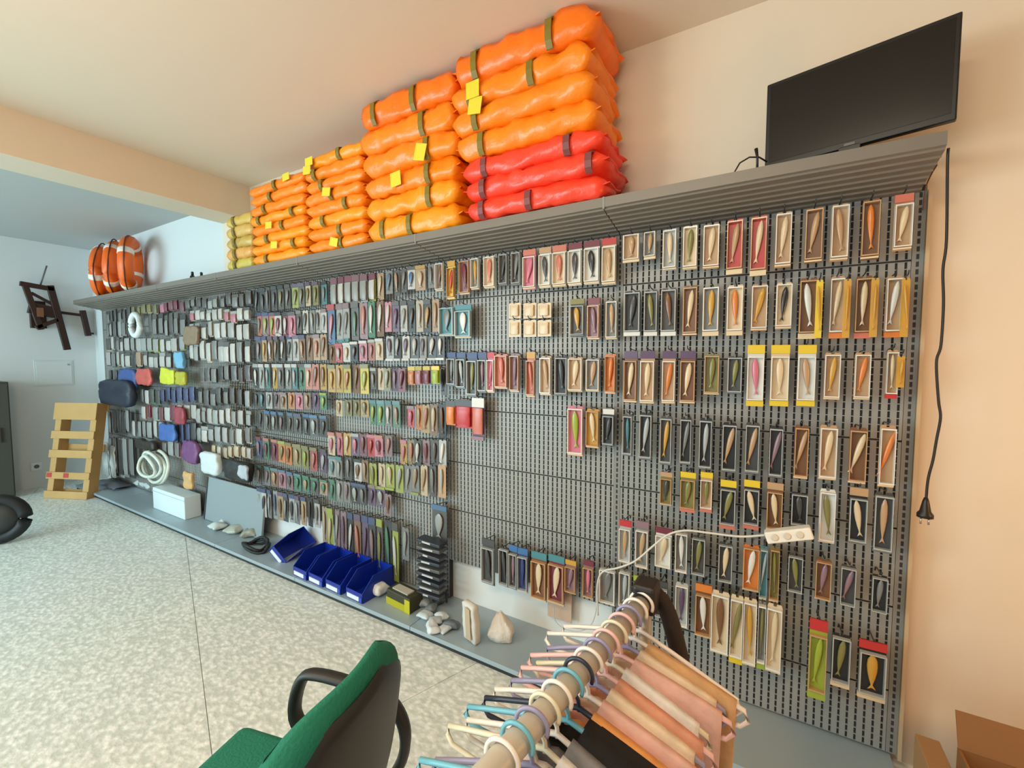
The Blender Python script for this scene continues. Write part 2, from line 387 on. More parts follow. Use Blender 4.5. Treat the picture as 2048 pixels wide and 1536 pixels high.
E(3, o, [(1248, 1266, 828, 912, 'KT--'), (1281, 1305, 825, 920, 'kL--', .12), (1322, 1345, 832, 930, 'KY--', .1), (1362, 1384, 834, 930, 'kg--', .14), (1400, 1425, 836, 940, 'kL--', .06), (1446, 1474, 845, 945, 'kt--', .2),
         (1492, 1520, 845, 948, 'Kt--', .18), (1540, 1567, 852, 956, 'kv--', .2), (1590, 1618, 850, 958, 'bt--', .22), (1640, 1675, 850, 960, 'tc--', .12), (1700, 1735, 855, 968, 'bc--', .26), (1760, 1792, 850, 975, 'to--', .24)])
E(4, o, [(1322, 1345, 944, 1010, 'OKt-'), (1362, 1392, 944, 1023, 'OOys'), (1402, 1426, 944, 1023, 'tOys'), (1442, 1473, 960, 1057, 'kOys', .2), (1489, 1520, 960, 1057, 'kcys', -.2), (1535, 1567, 965, 1062, 'bct-', -.1),
         (1583, 1616, 985, 1052, 'kK--'), (1640, 1672, 978, 1086, 'wO--'), (1700, 1736, 975, 1088, 'kct-', -.12), (1750, 1788, 985, 1106, 'Kt--')])
E(5, o, [(1240, 1263, 1040, 1126, 'Ltr-'), (1273, 1298, 1042, 1137, 'gtv-'), (1312, 1344, 1055, 1136, 'wcm-'), (1352, 1376, 1062, 1146, 'gw--'), (1385, 1412, 1072, 1152, 'KO--'), (1438, 1466, 1085, 1166, 'Kc--', .08),
         (1487, 1520, 1090, 1182, 'ow--'), (1521, 1536, 1092, 1200, 'TL--'), (1541, 1560, 1092, 1204, 'OO--'), (1577, 1607, 1108, 1186, 'KO--', -.1), (1632, 1664, 1118, 1200, 'bv--', .12), (1682, 1713, 1130, 1213, 'Kv--', .22), (1744, 1776, 1150, 1226, 'kg--', .08)])
E(6, o, [(1240, 1262, 1140, 1215, 'gL--'), (1268, 1298, 1152, 1230, 'KKl-'), (1312, 1336, 1162, 1236, 'KcK-', .05), (1352, 1377, 1165, 1254, 'Lu--'), (1392, 1424, 1168, 1274, 'bwo-'),
         (1424, 1460, 1182, 1308, 'cb--'), (1462, 1488, 1190, 1325, 'cO-y'), (1488, 1515, 1196, 1332, 'cY--'), (1517, 1533, 1202, 1336, 'gO-l'), (1535, 1566, 1208, 1346, 'cc--')])
E(7, o, [(1620, 1656, 1238, 1396, 'llrl', .1), (1664, 1702, 1268, 1372, 'kO-c', .1), (1718, 1774, 1282, 1398, 'kYrc')])
# ---- second bay from the right
o = .06
E(0, o, [(873, 889, 512, 570, 'gb--'), (896, 911, 515, 592, 'yrY-'), (921, 941, 520, 590, 'vm--'), (944, 960, 515, 580, 'gY--'), (970, 991, 512, 577, 'cs--'), (1000, 1016, 503, 568, 'KK--'), (1025, 1043, 500, 568, 'Kg--'),
         (1048, 1072, 495, 575, 'pps-', .2), (1080, 1103, 494, 575, 'wKt-'), (1107, 1133, 487, 570, 'css-'), (1138, 1165, 482, 567, 'wKm-'), (1170, 1200, 475, 562, 'wkm-'), (1206, 1233, 468, 561, 'ctr-')])
E(1, o, [(880, 910, 614, 673, 'Tg--'), (912, 943, 610, 677, 'TwT-'), (1142, 1169, 598, 674, 'KYO-'), (1177, 1201, 596, 680, 'vvm-'), (1214, 1236, 600, 680, 'gt--')])
E(1, o, [(1018, 1042, 606, 637, 'cc--'), (1047, 1073, 606, 637, 'cc--'), (1075, 1103, 606, 636, 'cc--'), (1018, 1042, 640, 674, 'cc--'), (1047, 1073, 640, 674, 'cc--'), (1075, 1103, 640, 673, 'cc--')], 'box')
E(2, o, [(896, 913, 705, 772, 'Kgn-'), (915, 932, 705, 778, 'kLn-'), (936, 955, 705, 794, 'KOn-'), (958, 974, 705, 786, 'Kvn-'), (976, 990, 705, 786, 'ppr-'), (992, 1016, 708, 778, 'ss--'), (1022, 1040, 708, 785, 'vv--'), (1055, 1071, 704, 795, 'ssY-'),
         (1082, 1104, 712, 791, 'tt--', -.15), (1112, 1136, 712, 792, 'kK--', -.1), (1138, 1166, 714, 784, 'tc--', .1), (1174, 1200, 716, 784, 'gt--', .1), (1212, 1233, 708, 788, 'oo--')])
E(3, o, [(893, 911, 802, 850, 'ooK-'), (912, 944, 800, 856, 'rrK-'), (945, 969, 796, 880, 'uswv')], 'bag')
E(3, o, [(1137, 1167, 812, 912, 'pl--', -.05), (1174, 1199, 818, 896, 'Yc--'), (1207, 1229, 818, 892, 'kKw-')])
E(4, o, [(965, 990, 1078, 1168, 'KKK-', -.15), (1000, 1019, 1094, 1172, 'kK--'), (1020, 1036, 1090, 1178, 'KvB-'), (1037, 1056, 1096, 1184, 'nnB-'), (1064, 1094, 1104, 1200, 'bcT-'), (1098, 1130, 1110, 1208, 'mcT-', .1), (1132, 1153, 1120, 1186, 'vvY-'),
         (1168, 1188, 1120, 1196, 'vpm-'), (1200, 1232, 1136, 1208, 'gg--')])
# ---- third bay from the right
o = .06
Rw(0, o, 660, 752, 556, 546, 612, 602, 'gLmm gwmm gLmm gLmm LLmm lwmm'.replace('mm', 'm-'), 'bag')
E(0, o, [(754, 768, 546, 600, 'tc--'), (772, 785, 542, 588, 'gB--'), (788, 800, 540, 592, 'Kt--'), (803, 814, 538, 585, 'Kg--'), (816, 830, 533, 578, 'wBK-'), (832, 850, 526, 576, 'tcY-'), (856, 869, 528, 576, 'gg--')], 'slim')
Rw(1, o, 656, 768, 610, 600, 690, 672, 'Bpr- LgvT LgvT KGK- vs-- Gw-- bw--', 'slim')
Rw(1, o, 770, 880, 604, 598, 664, 664, 'pw-- uuK- wLk- kKk- cw-- kYK- tt--', 'slim')
Rw(2, o, 656, 768, 690, 676, 726, 720, 'bb-- rLr- wcw- kKw- pvw- spw- ccw-', 'slim')
Rw(2, o, 772, 892, 672, 672, 722, 720, 'Lu-w kL-w wu-w kw-w Lu-w kw-w Kw-w', 'slim')
Rw(3, o, 656, 738, 730, 728, 784, 788, 'YYOO Yt-- yoOO bb-- ylO-'.replace('OO', 'O-'), 'slim')
Rw(3, o, 740, 812, 736, 736, 778, 785, 'KgL- cc-- OL-- uv-- mm--', 'slim')
Rw(3, o+.05, 816, 880, 733, 732, 770, 768, 'ooy- ppy- mmy- lly-', 'bag')
E(3, o, [(882, 893, 738, 790, 'Kk--')], 'slim')
Rw(4, o, 672, 738, 800, 800, 832, 834, 'ct-- OO-- OO-- YO--', 'slim')
Rw(4, o, 738, 802, 800, 802, 848, 856, 'GlT- GlT- gwT- GtT-', 'slim')
Rw(4, o, 815, 893, 812, 806, 852, 880, 'rpv- ot-- Ys-- bc-- kb--', 'slim')
Rw(5, o, 656, 785, 864, 872, 910, 914, 'cps- pps- Yc-- upL- mm-- rrp- pms- vs--', 'slim')
Rw(5, o, 800, 893, 880, 880, 928, 934, 'Ypp- Os-- kw-- vm-- kK-- Lw--', 'slim')
Rw(6, o, 656, 704, 912, 914, 952, 962, 'LTT- gLT- Kg--', 'slim')
Rw(6, o, 706, 740, 918, 920, 962, 964, 'wbk- bt--', 'slim')
Rw(6, o, 738, 790, 926, 928, 976, 980, 'lO-- cc-l lc-l', 'slim')
Rw(6, o, 792, 893, 930, 930, 984, 996, 'lL-- gL-- gt-l ct-- Kg-- tL--', 'slim')
Rw(7, o, 656, 770, 958, 974, 1000, 1014, 'GGG- gL-- gv-- kLn- kgn- uuv- uLv-', 'slim')
E(7, o, [(770, 783, 988, 1032, 'vb--')], 'slim')
Rw(8, o, 642, 800, 1012, 1046, 1086, 1165, 'tc-- lcl- vL-- vu-- kwn- bsu- uun- kvn- KOl- kG-- lwK-', 'slim', .8)
E(8, o, [(804, 818, 1055, 1120, 'gL--'), (864, 894, 1010, 1082, 'KLB-')], 'slim')
# ---- fourth bay from the right
Rw(0, o, 506, 655, 576, 562, 626, 608, 'kK-- kKk- Kg-- kKk- KOk- KgK- lOu- KOu- cOu- OOu- Tgk-', 'slim', .8)
Rw(1, o, 512, 592, 626, 624, 672, 674, 'sgn- vln- slu- wmk- mwk- ppK-', 'slim')
Rw(1, o, 593, 655, 622, 618, 668, 666, 'KKg- wK-- gL-- wK-- wLv-', 'slim')
Rw(2, o, 511, 655, 674, 668, 724, 720, 'Kvn- tYn- bwu- Ktu- Kwu- LKn- wLu- btn- bb-- tsv- tb--', 'slim', .8)
Rw(3, o, 506, 655, 728, 728, 776, 780, 'kwL- LLw- TLw- Ycw- Kgw- gLw- TLw- GKK- scL- sb-- Yb--', 'slim', .8)
Rw(4, o, 506, 655, 784, 786, 816, 820, 'KK-- kT-- Lg-- vk-- tbv- oo-- ppv- bt-- uu-- Gll-', 'slim', .8)
Rw(5, o, 514, 655, 820, 832, 858, 876, 'KK-- KgB- KLB- kvB- KKB- KKn- kgB- KLB- kkB-', 'slim', .8)
Rw(6, o, 512, 655, 872, 900, 912, 948, 'nvm- Gms- mms- oOl- obO- OtO- OlO- rsO- uLK-', 'slim', .84)
Rw(7, o, 512, 655, 928, 962, 966, 992, 'KLT- gvT- btT- pmB- vKB- GGT- GtG- KGG- tGG-', 'slim', .84)
Rw(8, o, 512, 640, 974, 1000, 1030, 1056, 'gLn- wkn- gLn- Ln-- tbu- kLn- Lkn- gLu- ttn- kk-- wgk-', 'slim', .8)
# ---- fifth bay (small parts in clear packs)
def cloud(row, x0, x1, yt0, yt1, yb0, yb1, n, pal, style='bag', fill=.8):
    sp = []
    for _ in range(n):
        q = random.choice(pal)
        if q[0] in 'wL' and random.random() < .75: q = random.choice('KkggKL')+random.choice('wLw')+q[2:]
        sp.append(q)
    Rw(row, random.uniform(.055, .09), x0, x1, yt0, yt1, yb0, yb1, ' '.join(sp), style, fill, .014)
GR = ['Lw--', 'gL--', 'wL--', 'Kg--', 'KwK-', 'LgK-', 'gw--']; DK = ['kK--', 'KgK-', 'kgk-', 'KK--', 'kLK-']; WT = ['ww--', 'Lw--', 'wwL-', 'LwK-', 'cw--']
cloud(0, 372, 505, 600, 582, 618, 612, 11, DK+['KLK-'])
cloud(1, 380, 503, 622, 618, 642, 644, 10, WT+['KwK-', 'cpL-'])
cloud(2, 378, 503, 646, 646, 676, 680, 9, WT+['gw--'])
cloud(3, 378, 503, 684, 684, 722, 728, 10, GR+WT)
cloud(4, 400, 505, 734, 734, 762, 766, 8, ['kg--', 'bk--', 'Kt--', 'vK--', 'kO--'])
cloud(5, 396, 505, 778, 778, 810, 812, 8, DK+['gL--'])
cloud(6, 392, 505, 816, 820, 846, 850, 9, WT+['Ls--', 'wb--', 'gL--', 'LB--'])
cloud(7, 392, 505, 852, 856, 884, 888, 8, WT+['lw--', 'Lv--', 'wg--'])
cloud(8, 424, 508, 890, 894, 912, 916, 7, ['cc--', 'lc--', 'cw--', 'yc--'])
# ---- sixth and leftmost bays
cloud(0, 212, 262, 610, 607, 636, 638, 6, DK)
cloud(0, 264, 318, 610, 606, 626, 626, 5, ['cO--', 'tO--', 'lc--'])
cloud(0, 320, 370, 606, 602, 624, 624, 5, ['mm--', 'mp--', 'vm--'])
cloud(1, 212, 262, 640, 640, 672, 674, 6, GR+DK)
cloud(1, 296, 372, 628, 628, 670, 672, 7, DK+['Kv--', 'kg--'])
cloud(2, 212, 372, 676, 676, 702, 704, 14, GR+['lL--', 'LG--', 'cK--'])
cloud(3, 214, 374, 706, 706, 734, 736, 14, GR+WT+['Kk--', 'ct--'])
cloud(4, 216, 262, 738, 738, 760, 762, 4, ['Kk--', 'gK--'])
cloud(5, 280, 322, 778, 778, 806, 808, 4, ['GK--', 'LG--', 'Kg--'])
cloud(5, 322, 392, 776, 776, 802, 806, 6, ['nu--', 'nn--', 'un--'])
cloud(6, 284, 396, 812, 812, 838, 842, 9, ['wL--', 'sw--', 'ww--', 'rm--', 'Lw--'])
cloud(7, 216, 262, 822, 822, 866, 868, 5, ['kK--', 'kk--', 'Kk--', 'kL--'])
cloud(7, 264, 330, 842, 842, 874, 878, 6, ['kL--', 'gw--', 'Lv--', 'bK--'])
cloud(7, 346, 396, 846, 846, 884, 888, 4, ['Kn--', 'kk--', 'Lw--'])
cloud(8, 216, 268, 876, 876, 950, 955, 5, ['Lk--', 'kg--', 'gK--', 'wL--'])
cloud(8, 312, 362, 882, 884, 912, 914, 4, ['vg--', 'pg--', 'gL--'])
build_packs()
# ------------------------------------------------------------------ special goods in the left bays
def torus(R, r, n=22, k=8, flat=1.0):
    return [(R*math.cos(2*PI*i/n), 0, R*math.sin(2*PI*i/n)) for i in range(n)]
def ring(name, label, cat, px, py, R, r, m, off):
    x, z = gy(px, py, off); q = MB().tube(torus(R, r), r, 8, closed=True).build(name, m, loc=(x, -off, z)); tag(q, label, cat); return q
ring('rope_coil', 'white round coil of line hung high in the leftmost bay', 'coil', 271, 650, .105, .028, mat((225, 228, 226), .6, bump=.6, bs=120), .10)
def pillow(w, d, h, seed=0, nx=12, ny=8, nz=4, crumple=.012, puff=.55, sag=0.0, pw=4):
    """soft stuffed bag: box grid rounded at the edges and crumpled"""
    V = {}; vs = []; fs = []
    def vert(i, j, k):
        key = (i, j, k)
        if key in V: return V[key]
        u, v, t = 2*i/nx-1, 2*j/ny-1, 2*k/nz-1
        e = (1-abs(u)**pw)**.5*(1-abs(v)**pw)**.5
        zz = t*h/2*(puff+(1-puff)*e)
        kx = 1-.10*abs(t)**2; x = u*w/2*(1-.05*abs(v)**6)*kx; y = v*d/2*(1-.05*abs(u)**6)*kx
        p = Vector((x, y, zz))
        nv = noise.noise_vector(p*14+Vector((seed*7.1, seed*3.3, seed)))
        nv2 = noise.noise_vector(p*34+Vector((seed*2.1, seed*5.3, seed)))
        p += nv*crumple+nv2*crumple*.5
        V[key] = len(vs); vs.append(p); return V[key]
    def quad(a, b, c, d): fs.append((vert(*a), vert(*b), vert(*c), vert(*d)))
    for i in range(nx):
        for j in range(ny):
            quad((i, j, 0), (i, j+1, 0), (i+1, j+1, 0), (i+1, j, 0)); quad((i, j, nz), (i+1, j, nz), (i+1, j+1, nz), (i, j+1, nz))
    for i in range(nx):
        for k in range(nz):
            quad((i, 0, k), (i+1, 0, k), (i+1, 0, k+1), (i, 0, k+1)); quad((i, ny, k), (i, ny, k+1), (i+1, ny, k+1), (i+1, ny, k))
    for j in range(ny):
        for k in range(nz):
            quad((0, j, k), (0, j, k+1), (0, j+1, k+1), (0, j+1, k)); quad((nx, j, k), (nx, j+1, k), (nx, j+1, k+1), (nx, j, k+1))
    m = MB(); m.add(vs, fs); m.sm = True; return m
def soft(name, label, cat, px0, px1, py0, py1, rgb, off=.12, d=.1, seed=1, rough=.5, **kw):
    x0, z0 = gy(px0, (py0+py1)/2, off); x1, _ = gy(px1, (py0+py1)/2, off); _, zt = gy((px0+px1)/2, py0, off); _, zb = gy((px0+px1)/2, py1, off)
    m = pillow((x1-x0)*.98, d*.6, zt-zb, seed, 8, 4, 8, min(.014, .14*(zt-zb)), .85, pw=8)
    o = m.build(name, mat(rgb, rough, bump=.3, bs=40), loc=((x0+x1)/2, -off, (zt+zb)/2)); tag(o, label, cat)
    return o
soft('backpack', 'large dark navy bag hung at the left edge of the shelving', 'bag', 204, 268, 760, 812, (34, 42, 58), .16, .12, 2)
soft('blue_pouch', 'blue folded pouch above the dark navy bag', 'pouch', 240, 274, 738, 780, (58, 84, 140), .12, .06, 3)
soft('red_package', 'dusty red square package right of the blue pouch', 'package', 273, 304, 737, 770, (190, 86, 76), .12, .04, 4)
soft('yellow_package', 'bright yellow-green package left of centre among the clear bags', 'package', 321, 350, 737, 768, (200, 205, 50), .12, .04, 5)
soft('yellow_package', 'olive yellow package right of the bright yellow-green one', 'package', 351, 373, 744, 769, (176, 170, 48), .12, .04, 6)
soft('light_blue_bottle', 'light blue upright tub above the yellow packages', 'tub', 352, 369, 704, 736, (110, 165, 195), .12, .05, 7)
soft('tan_pouch', 'tan brown pouch below the top row of the sixth bay', 'pouch', 367, 398, 652, 690, (132, 112, 88), .12, .05, 8)
soft('blue_jersey_pack', 'blue packet hung low in the sixth bay', 'package', 320, 352, 848, 882, (64, 100, 165), .12, .05, 9)
soft('red_packet', 'dark red packet above the blue packet', 'package', 352, 372, 816, 848, (150, 60, 70), .12, .05, 10)
soft('purple_rope', 'bundle of purple cord hung beside the white coil', 'rope', 368, 398, 882, 926, (110, 66, 112), .12, .07, 11)
soft('black_case', 'black flat case hung above the white hose coil', 'case', 274, 313, 880, 900, (46, 42, 38), .14, .08, 12)
soft('tan_packet', 'tan packet standing above the white box on the deck', 'package', 368, 386, 944, 976, (205, 165, 110), .14, .05, 13)
soft('black_device', 'black device in a clear pack above the leaning grey panel', 'package', 452, 505, 922, 962, (34, 34, 34), .12, .08, 14)
soft('white_insert', 'pale grey face of the pack in front of the black device', 'package', 478, 496, 930, 958, (170, 178, 186), .17, .03, 15)
soft('white_bundle', 'bundle of white cord right of the purple rope', 'rope', 404, 440, 905, 948, (205, 214, 214), .12, .08, 16)
for i, (a, b, c, d) in enumerate([(205, 216, 885, 952), (222, 232, 892, 955)]):
    soft('white_strip', ['white upright strip pack at the far left edge of the shelving', 'grey-white upright strip pack, second from the far left edge'][i], 'package', a, b, c, d, (214, 218, 214), .1, .02, 20+i)
# coils of white hose
x, z = gy(312, 930, .12)
t = thing('hose_coil', 'big white coil of hose hung low in the leftmost bay', 'coil', (x, -.12, z))
for i in range(4):
    q = MB().tube([(.25*(1-.10*i)*math.cos(a*PI/18), .012*math.sin(a*PI/9+i), .16*(1-.13*i)*math.sin(a*PI/18)) for a in range(36)], .015, 7, closed=True)
    q.build('hose_loop', mat((214, 220, 208), .5), t, (random.uniform(-.02, .02), -.025*i, random.uniform(-.02, .02)))
# ------------------------------------------------------------------ things on the deck
def on_deck(px, py): return gz(px, py, .053)
def dpouch(name, label, cat, px, py, w, d, h, rgb, seed, rz=0, tx=0, rough=.4, crumple=.012, lift=0):
    x, y = on_deck(px, py)
    o = pillow(w, d, h, seed, 8, 6, 4, crumple, .45).build(name, mat(rgb, rough, bump=.2), loc=(x, y, .053+h/2+.004+lift), rot=(tx, 0, rz)); return tag(o, label, cat)
# white box and leaning grey panel in the fifth / sixth bay
x, y = on_deck(322, 1012); x2, _ = on_deck(404, 1030)
MBx = MB().rbox((0, 0, 0), (.62, .13, .20), .006); o_ = MBx.build('white_carton', mat((214, 226, 228), .5), loc=(x, -.20, .053)); tag(o_, 'white flat carton standing on the deck below the white hose coil', 'box')
MB().box((.0, -.003, .165), (.62, -.0005, .17)).build('carton_seam', mat((180, 194, 198), .5), o_)
xg0, _ = gy(408, 1030, .1); xg1, _ = gy(520, 1030, .1)
gp = MB().rbox((0, 0, 0), (xg1-xg0, .018, .37), .003, Matrix.Rotation(-.12, 4, 'X')).build('grey_sheet', mat((140, 152, 156), .5), loc=(xg0, -.10, .056))
tag(gp, 'plain grey metal sheet leaning upright on the deck', 'panel')
MB().box((0, -.006, .0), (.012, 0, .365), Matrix.Rotation(-.12, 4, 'X')).build('sheet_edge', mat((60, 66, 70), .5), gp)
for i, (px, py, w, rgb) in enumerate([(436, 1058, .13, (200, 208, 204)), (470, 1066, .12, (176, 180, 168)), (502, 1072, .13, (150, 152, 138)), (452, 1048, .1, (214, 218, 214))]):
    dpouch('clear_bag', ['pale clear bag of parts, leftmost of the heap before the grey sheet', 'greyish clear bag of parts in the middle of the heap', 'dull olive clear bag of parts, rightmost of the heap', 'whitish clear bag at the back of the heap'][i], 'bag', px, py, w, .11, .05, rgb, 30+i, .3*i, crumple=.018)
dpouch('folded_net', 'dark grey folded net lying at the far left end of the deck', 'net', 228, 972, .55, .16, .05, (96, 98, 108), 35, 0, crumple=.02)
dpouch('white_netting', 'white crumpled netting lying under the white hose coil', 'net', 300, 975, .4, .16, .09, (206, 216, 214), 36, 0, crumple=.025)
# black cable heap
x, y = on_deck(512, 1098)
pts = [(x+.11*math.cos(a*.9)*(1+.2*math.sin(a*2.1)), y+.07*math.sin(a*.9), .07+.02*math.sin(a*1.7)+.003*a*.5) for a in [i*.45 for i in range(40)]]
tag(MB().tube(pts, .011, 6).build('black_strap', mat((28, 30, 30), .6)), 'tangled black strap lying left of the blue bins', 'strap')
# blue picking bins
BL = mat((14, 44, 150), .35)
def bin_(label, x, y, z, rot):
    t = thing('storage_bin', label, 'bin', (x, y, z), rot, 'blue open-front bins on the deck')
    w, d, h, th = .15, .23, .135, .004
    b = MB(); b.box((0, 0, 0), (w, d, th)).box((0, d-th, th), (w, d, h)).box((0, 0, th), (w, th, h*.42))
    for s in (0, w-th):
        b.add([(s, 0, th), (s+th, 0, th), (s+th, d, th), (s, d, th), (s, 0, h*.42), (s+th, 0, h*.42), (s+th, d*.35, h), (s, d*.35, h), (s+th, d, h), (s, d, h)],
              [(0, 4, 7, 9, 3), (1, 2, 8, 6, 5), (0, 1, 5, 4), (4, 5, 6, 7), (7, 6, 8, 9), (9, 8, 2, 3), (0, 3, 2, 1)])
    b.build('bin_body', BL, t)
    MB().box((-.004, d*.35, h-.006), (w+.004, d+.004, h)).build('bin_rim', BL, t) if False else None
    MB().box((.012, -.004, .008), (w-.03, 0, .032)).build('label_strip', mat((222, 228, 236), .4), t)
    MB().box((w-.024, -.004, .006), (w-.004, 0, .034)).build('label_clip', mat((40, 80, 180), .4), t)
for i, (px, py) in enumerate([(580, 1152), (612, 1164), (647, 1178), (690, 1194)]):
    x, y = on_deck(px, py)
    bin_(['upright blue open-front bin with white label strip, leftmost of four', 'upright blue open-front bin with white label strip, second of four', 'upright blue open-front bin with white label strip, third of four', 'upright blue open-front bin with white label strip, rightmost of four'][i], x, -.295, .053, (0, 0, -.05))
x, y = on_deck(560, 1128)
bin_('blue bin tipped on its side left of the upright bins', x-.12, -.26, .12, (0, .75, .25))
dpouch('white_bag', 'small white bag right of the blue bins', 'bag', 757, 1190, .09, .09, .07, (226, 230, 230), 40, 0)
dpouch('white_ball', 'small white knotted bag between the hanging reels and bins', 'bag', 828, 1158, .05, .05, .06, (232, 236, 242), 41, 0, crumple=.006)
# yellow-black package
x, y = on_deck(802, 1214)
t = thing('lamp_package', 'black and yellow boxed package lying right of the blue bins', 'package', (x, y+.03, .053), (0, 0, -.1))
MB().rbox((-.10, -.05, 0), (.10, .05, .085), .006).build('carton', mat((58, 56, 34), .5), t)
MB().box((-.101, -.052, .0), (.101, -.050, .04)).build('yellow_band', mat((176, 168, 20), .5), t)
MB().box((-.07, -.03, .085), (.06, .02, .092)).build('window', mat((190, 184, 170), .3), t)
MB().box((.06, -.053, .0), (.102, -.0505, .075)).build('yellow_corner', mat((190, 182, 30), .5), t)
# hanging reels stack (dark packs with white bars) at the right end of the third bay
for i in range(9):
    px, py = (862, 1082+13*i); x, z = gy(px, py, .13)
    rr = random.Random(i)
    t = thing('reel_pack', '%s dark reel pack %s of the hanging column beside the second bay' % (['thin', 'grey', 'dull', 'long', 'short', 'flat', 'dark', 'small', 'low'][i], ['topmost', 'second from top', 'third from top', 'fourth from top', 'fifth from top', 'sixth from top', 'seventh from top', 'eighth from top', 'lowest'][i]), 'package', (x, -.13, z), (0, rr.uniform(-.05, .05), 0), 'reel packs at the right end of the third bay')
    MB().rbox((-.085, -.03, -.013), (.085, .04, .006), .004).build('pack_body', mat([(40, 46, 56), (80, 80, 80), (58, 56, 62)][i % 3], .4), t)
    MB().box((-.06+rr.uniform(0, .03), -.034, -.006), (.0+rr.uniform(0, .05), -.03, .003)).build('white_label', mat((190, 194, 196), .4), t)
for i, (px, py, w_, c_) in enumerate([(846, 1212, .09, (150, 158, 164)), (880, 1206, .07, (70, 78, 86)), (866, 1262, .10, (214, 220, 222)), (903, 1256, .08, (92, 100, 106))]):
    dpouch('loose_packet', ['greyish loose packet left of the low heap of sachets', 'dark loose packet at the foot of the hanging reel packs', 'whitish loose packet at the front edge of the deck below the reels', 'dark loose packet right of the sachets beside the paper bag'][i], 'packet', px, py, w_, .06, .035, c_, 70+i, .5+i, crumple=.014)
for i, (px, py) in enumerate([(850, 1236), (872, 1250), (890, 1262), (862, 1222), (884, 1240)]):
    dpouch('clear_sachet', ['clear sachet nearest the yellow-black package', 'clear sachet at the front of the small heap', 'clear sachet at the right of the small heap', 'clear sachet at the back of the small heap', 'clear sachet in the middle of the small heap'][i], 'sachet', px, py, .075, .06, .03, [(200, 212, 214), (180, 190, 194), (196, 202, 204), (120, 128, 130), (210, 214, 216)][i], 50+i, i*.7, crumple=.012)
# white flat bag with tan stripe, standing; and crumpled white cloth bag
x, y = on_deck(943, 1284)
t = thing('paper_bag', 'upright white paper bag with a tan stripe on the deck', 'bag', (x, y+.005, .054), (.1, .06, -.25))
pillow(.095, .04, .21, 61, 8, 4, 10, .005, .92, pw=10).build('bag_body', mat((212, 206, 196), .6, bump=.2), t, (0, 0, .108))
MB().box((-.012, -.0275, .03), (.024, -.025, .2)).build('tan_stripe', mat((190, 168, 140), .6), t)
m = pillow(.15, .10, .14, 62, 12, 8, 8, .014, .5)
vv = []
for v in m.v:
    k = 1-.75*max(0, (v[2]+.05)/.12); k = max(.16, min(1.1, k)); vv.append((v[0]*k-.02*max(0, v[2]*8), v[1]*k, v[2]))
m.v = vv
x, y = on_deck(998, 1284)
tag(m.build('cloth_bag', mat((222, 216, 206), .8, bump=.4), loc=(x, y+.02, .125), rot=(0, 0, .35)), 'crumpled white cloth bag slumped beside the paper bag', 'bag')
x, z = gy(893, 1195, .1)
tag(MB().rbox((-.006, -.004, -.03), (.006, .004, .045), .002).build('black_clip', mat((20, 20, 22), .4), loc=(x, -.1, z)), 'thin black clip hanging at the lower bay joint', 'clip')
# brown paper pack behind the row of low lure packs
x, z = gy(1118, 1216, .03)
tag(MB().rbox((-.07, -.003, -.09), (.06, .004, .09), .002).build('tan_card', mat((196, 168, 146), .6), loc=(x, -.012, z+.02)), 'blank tan card hanging before the white board', 'card')
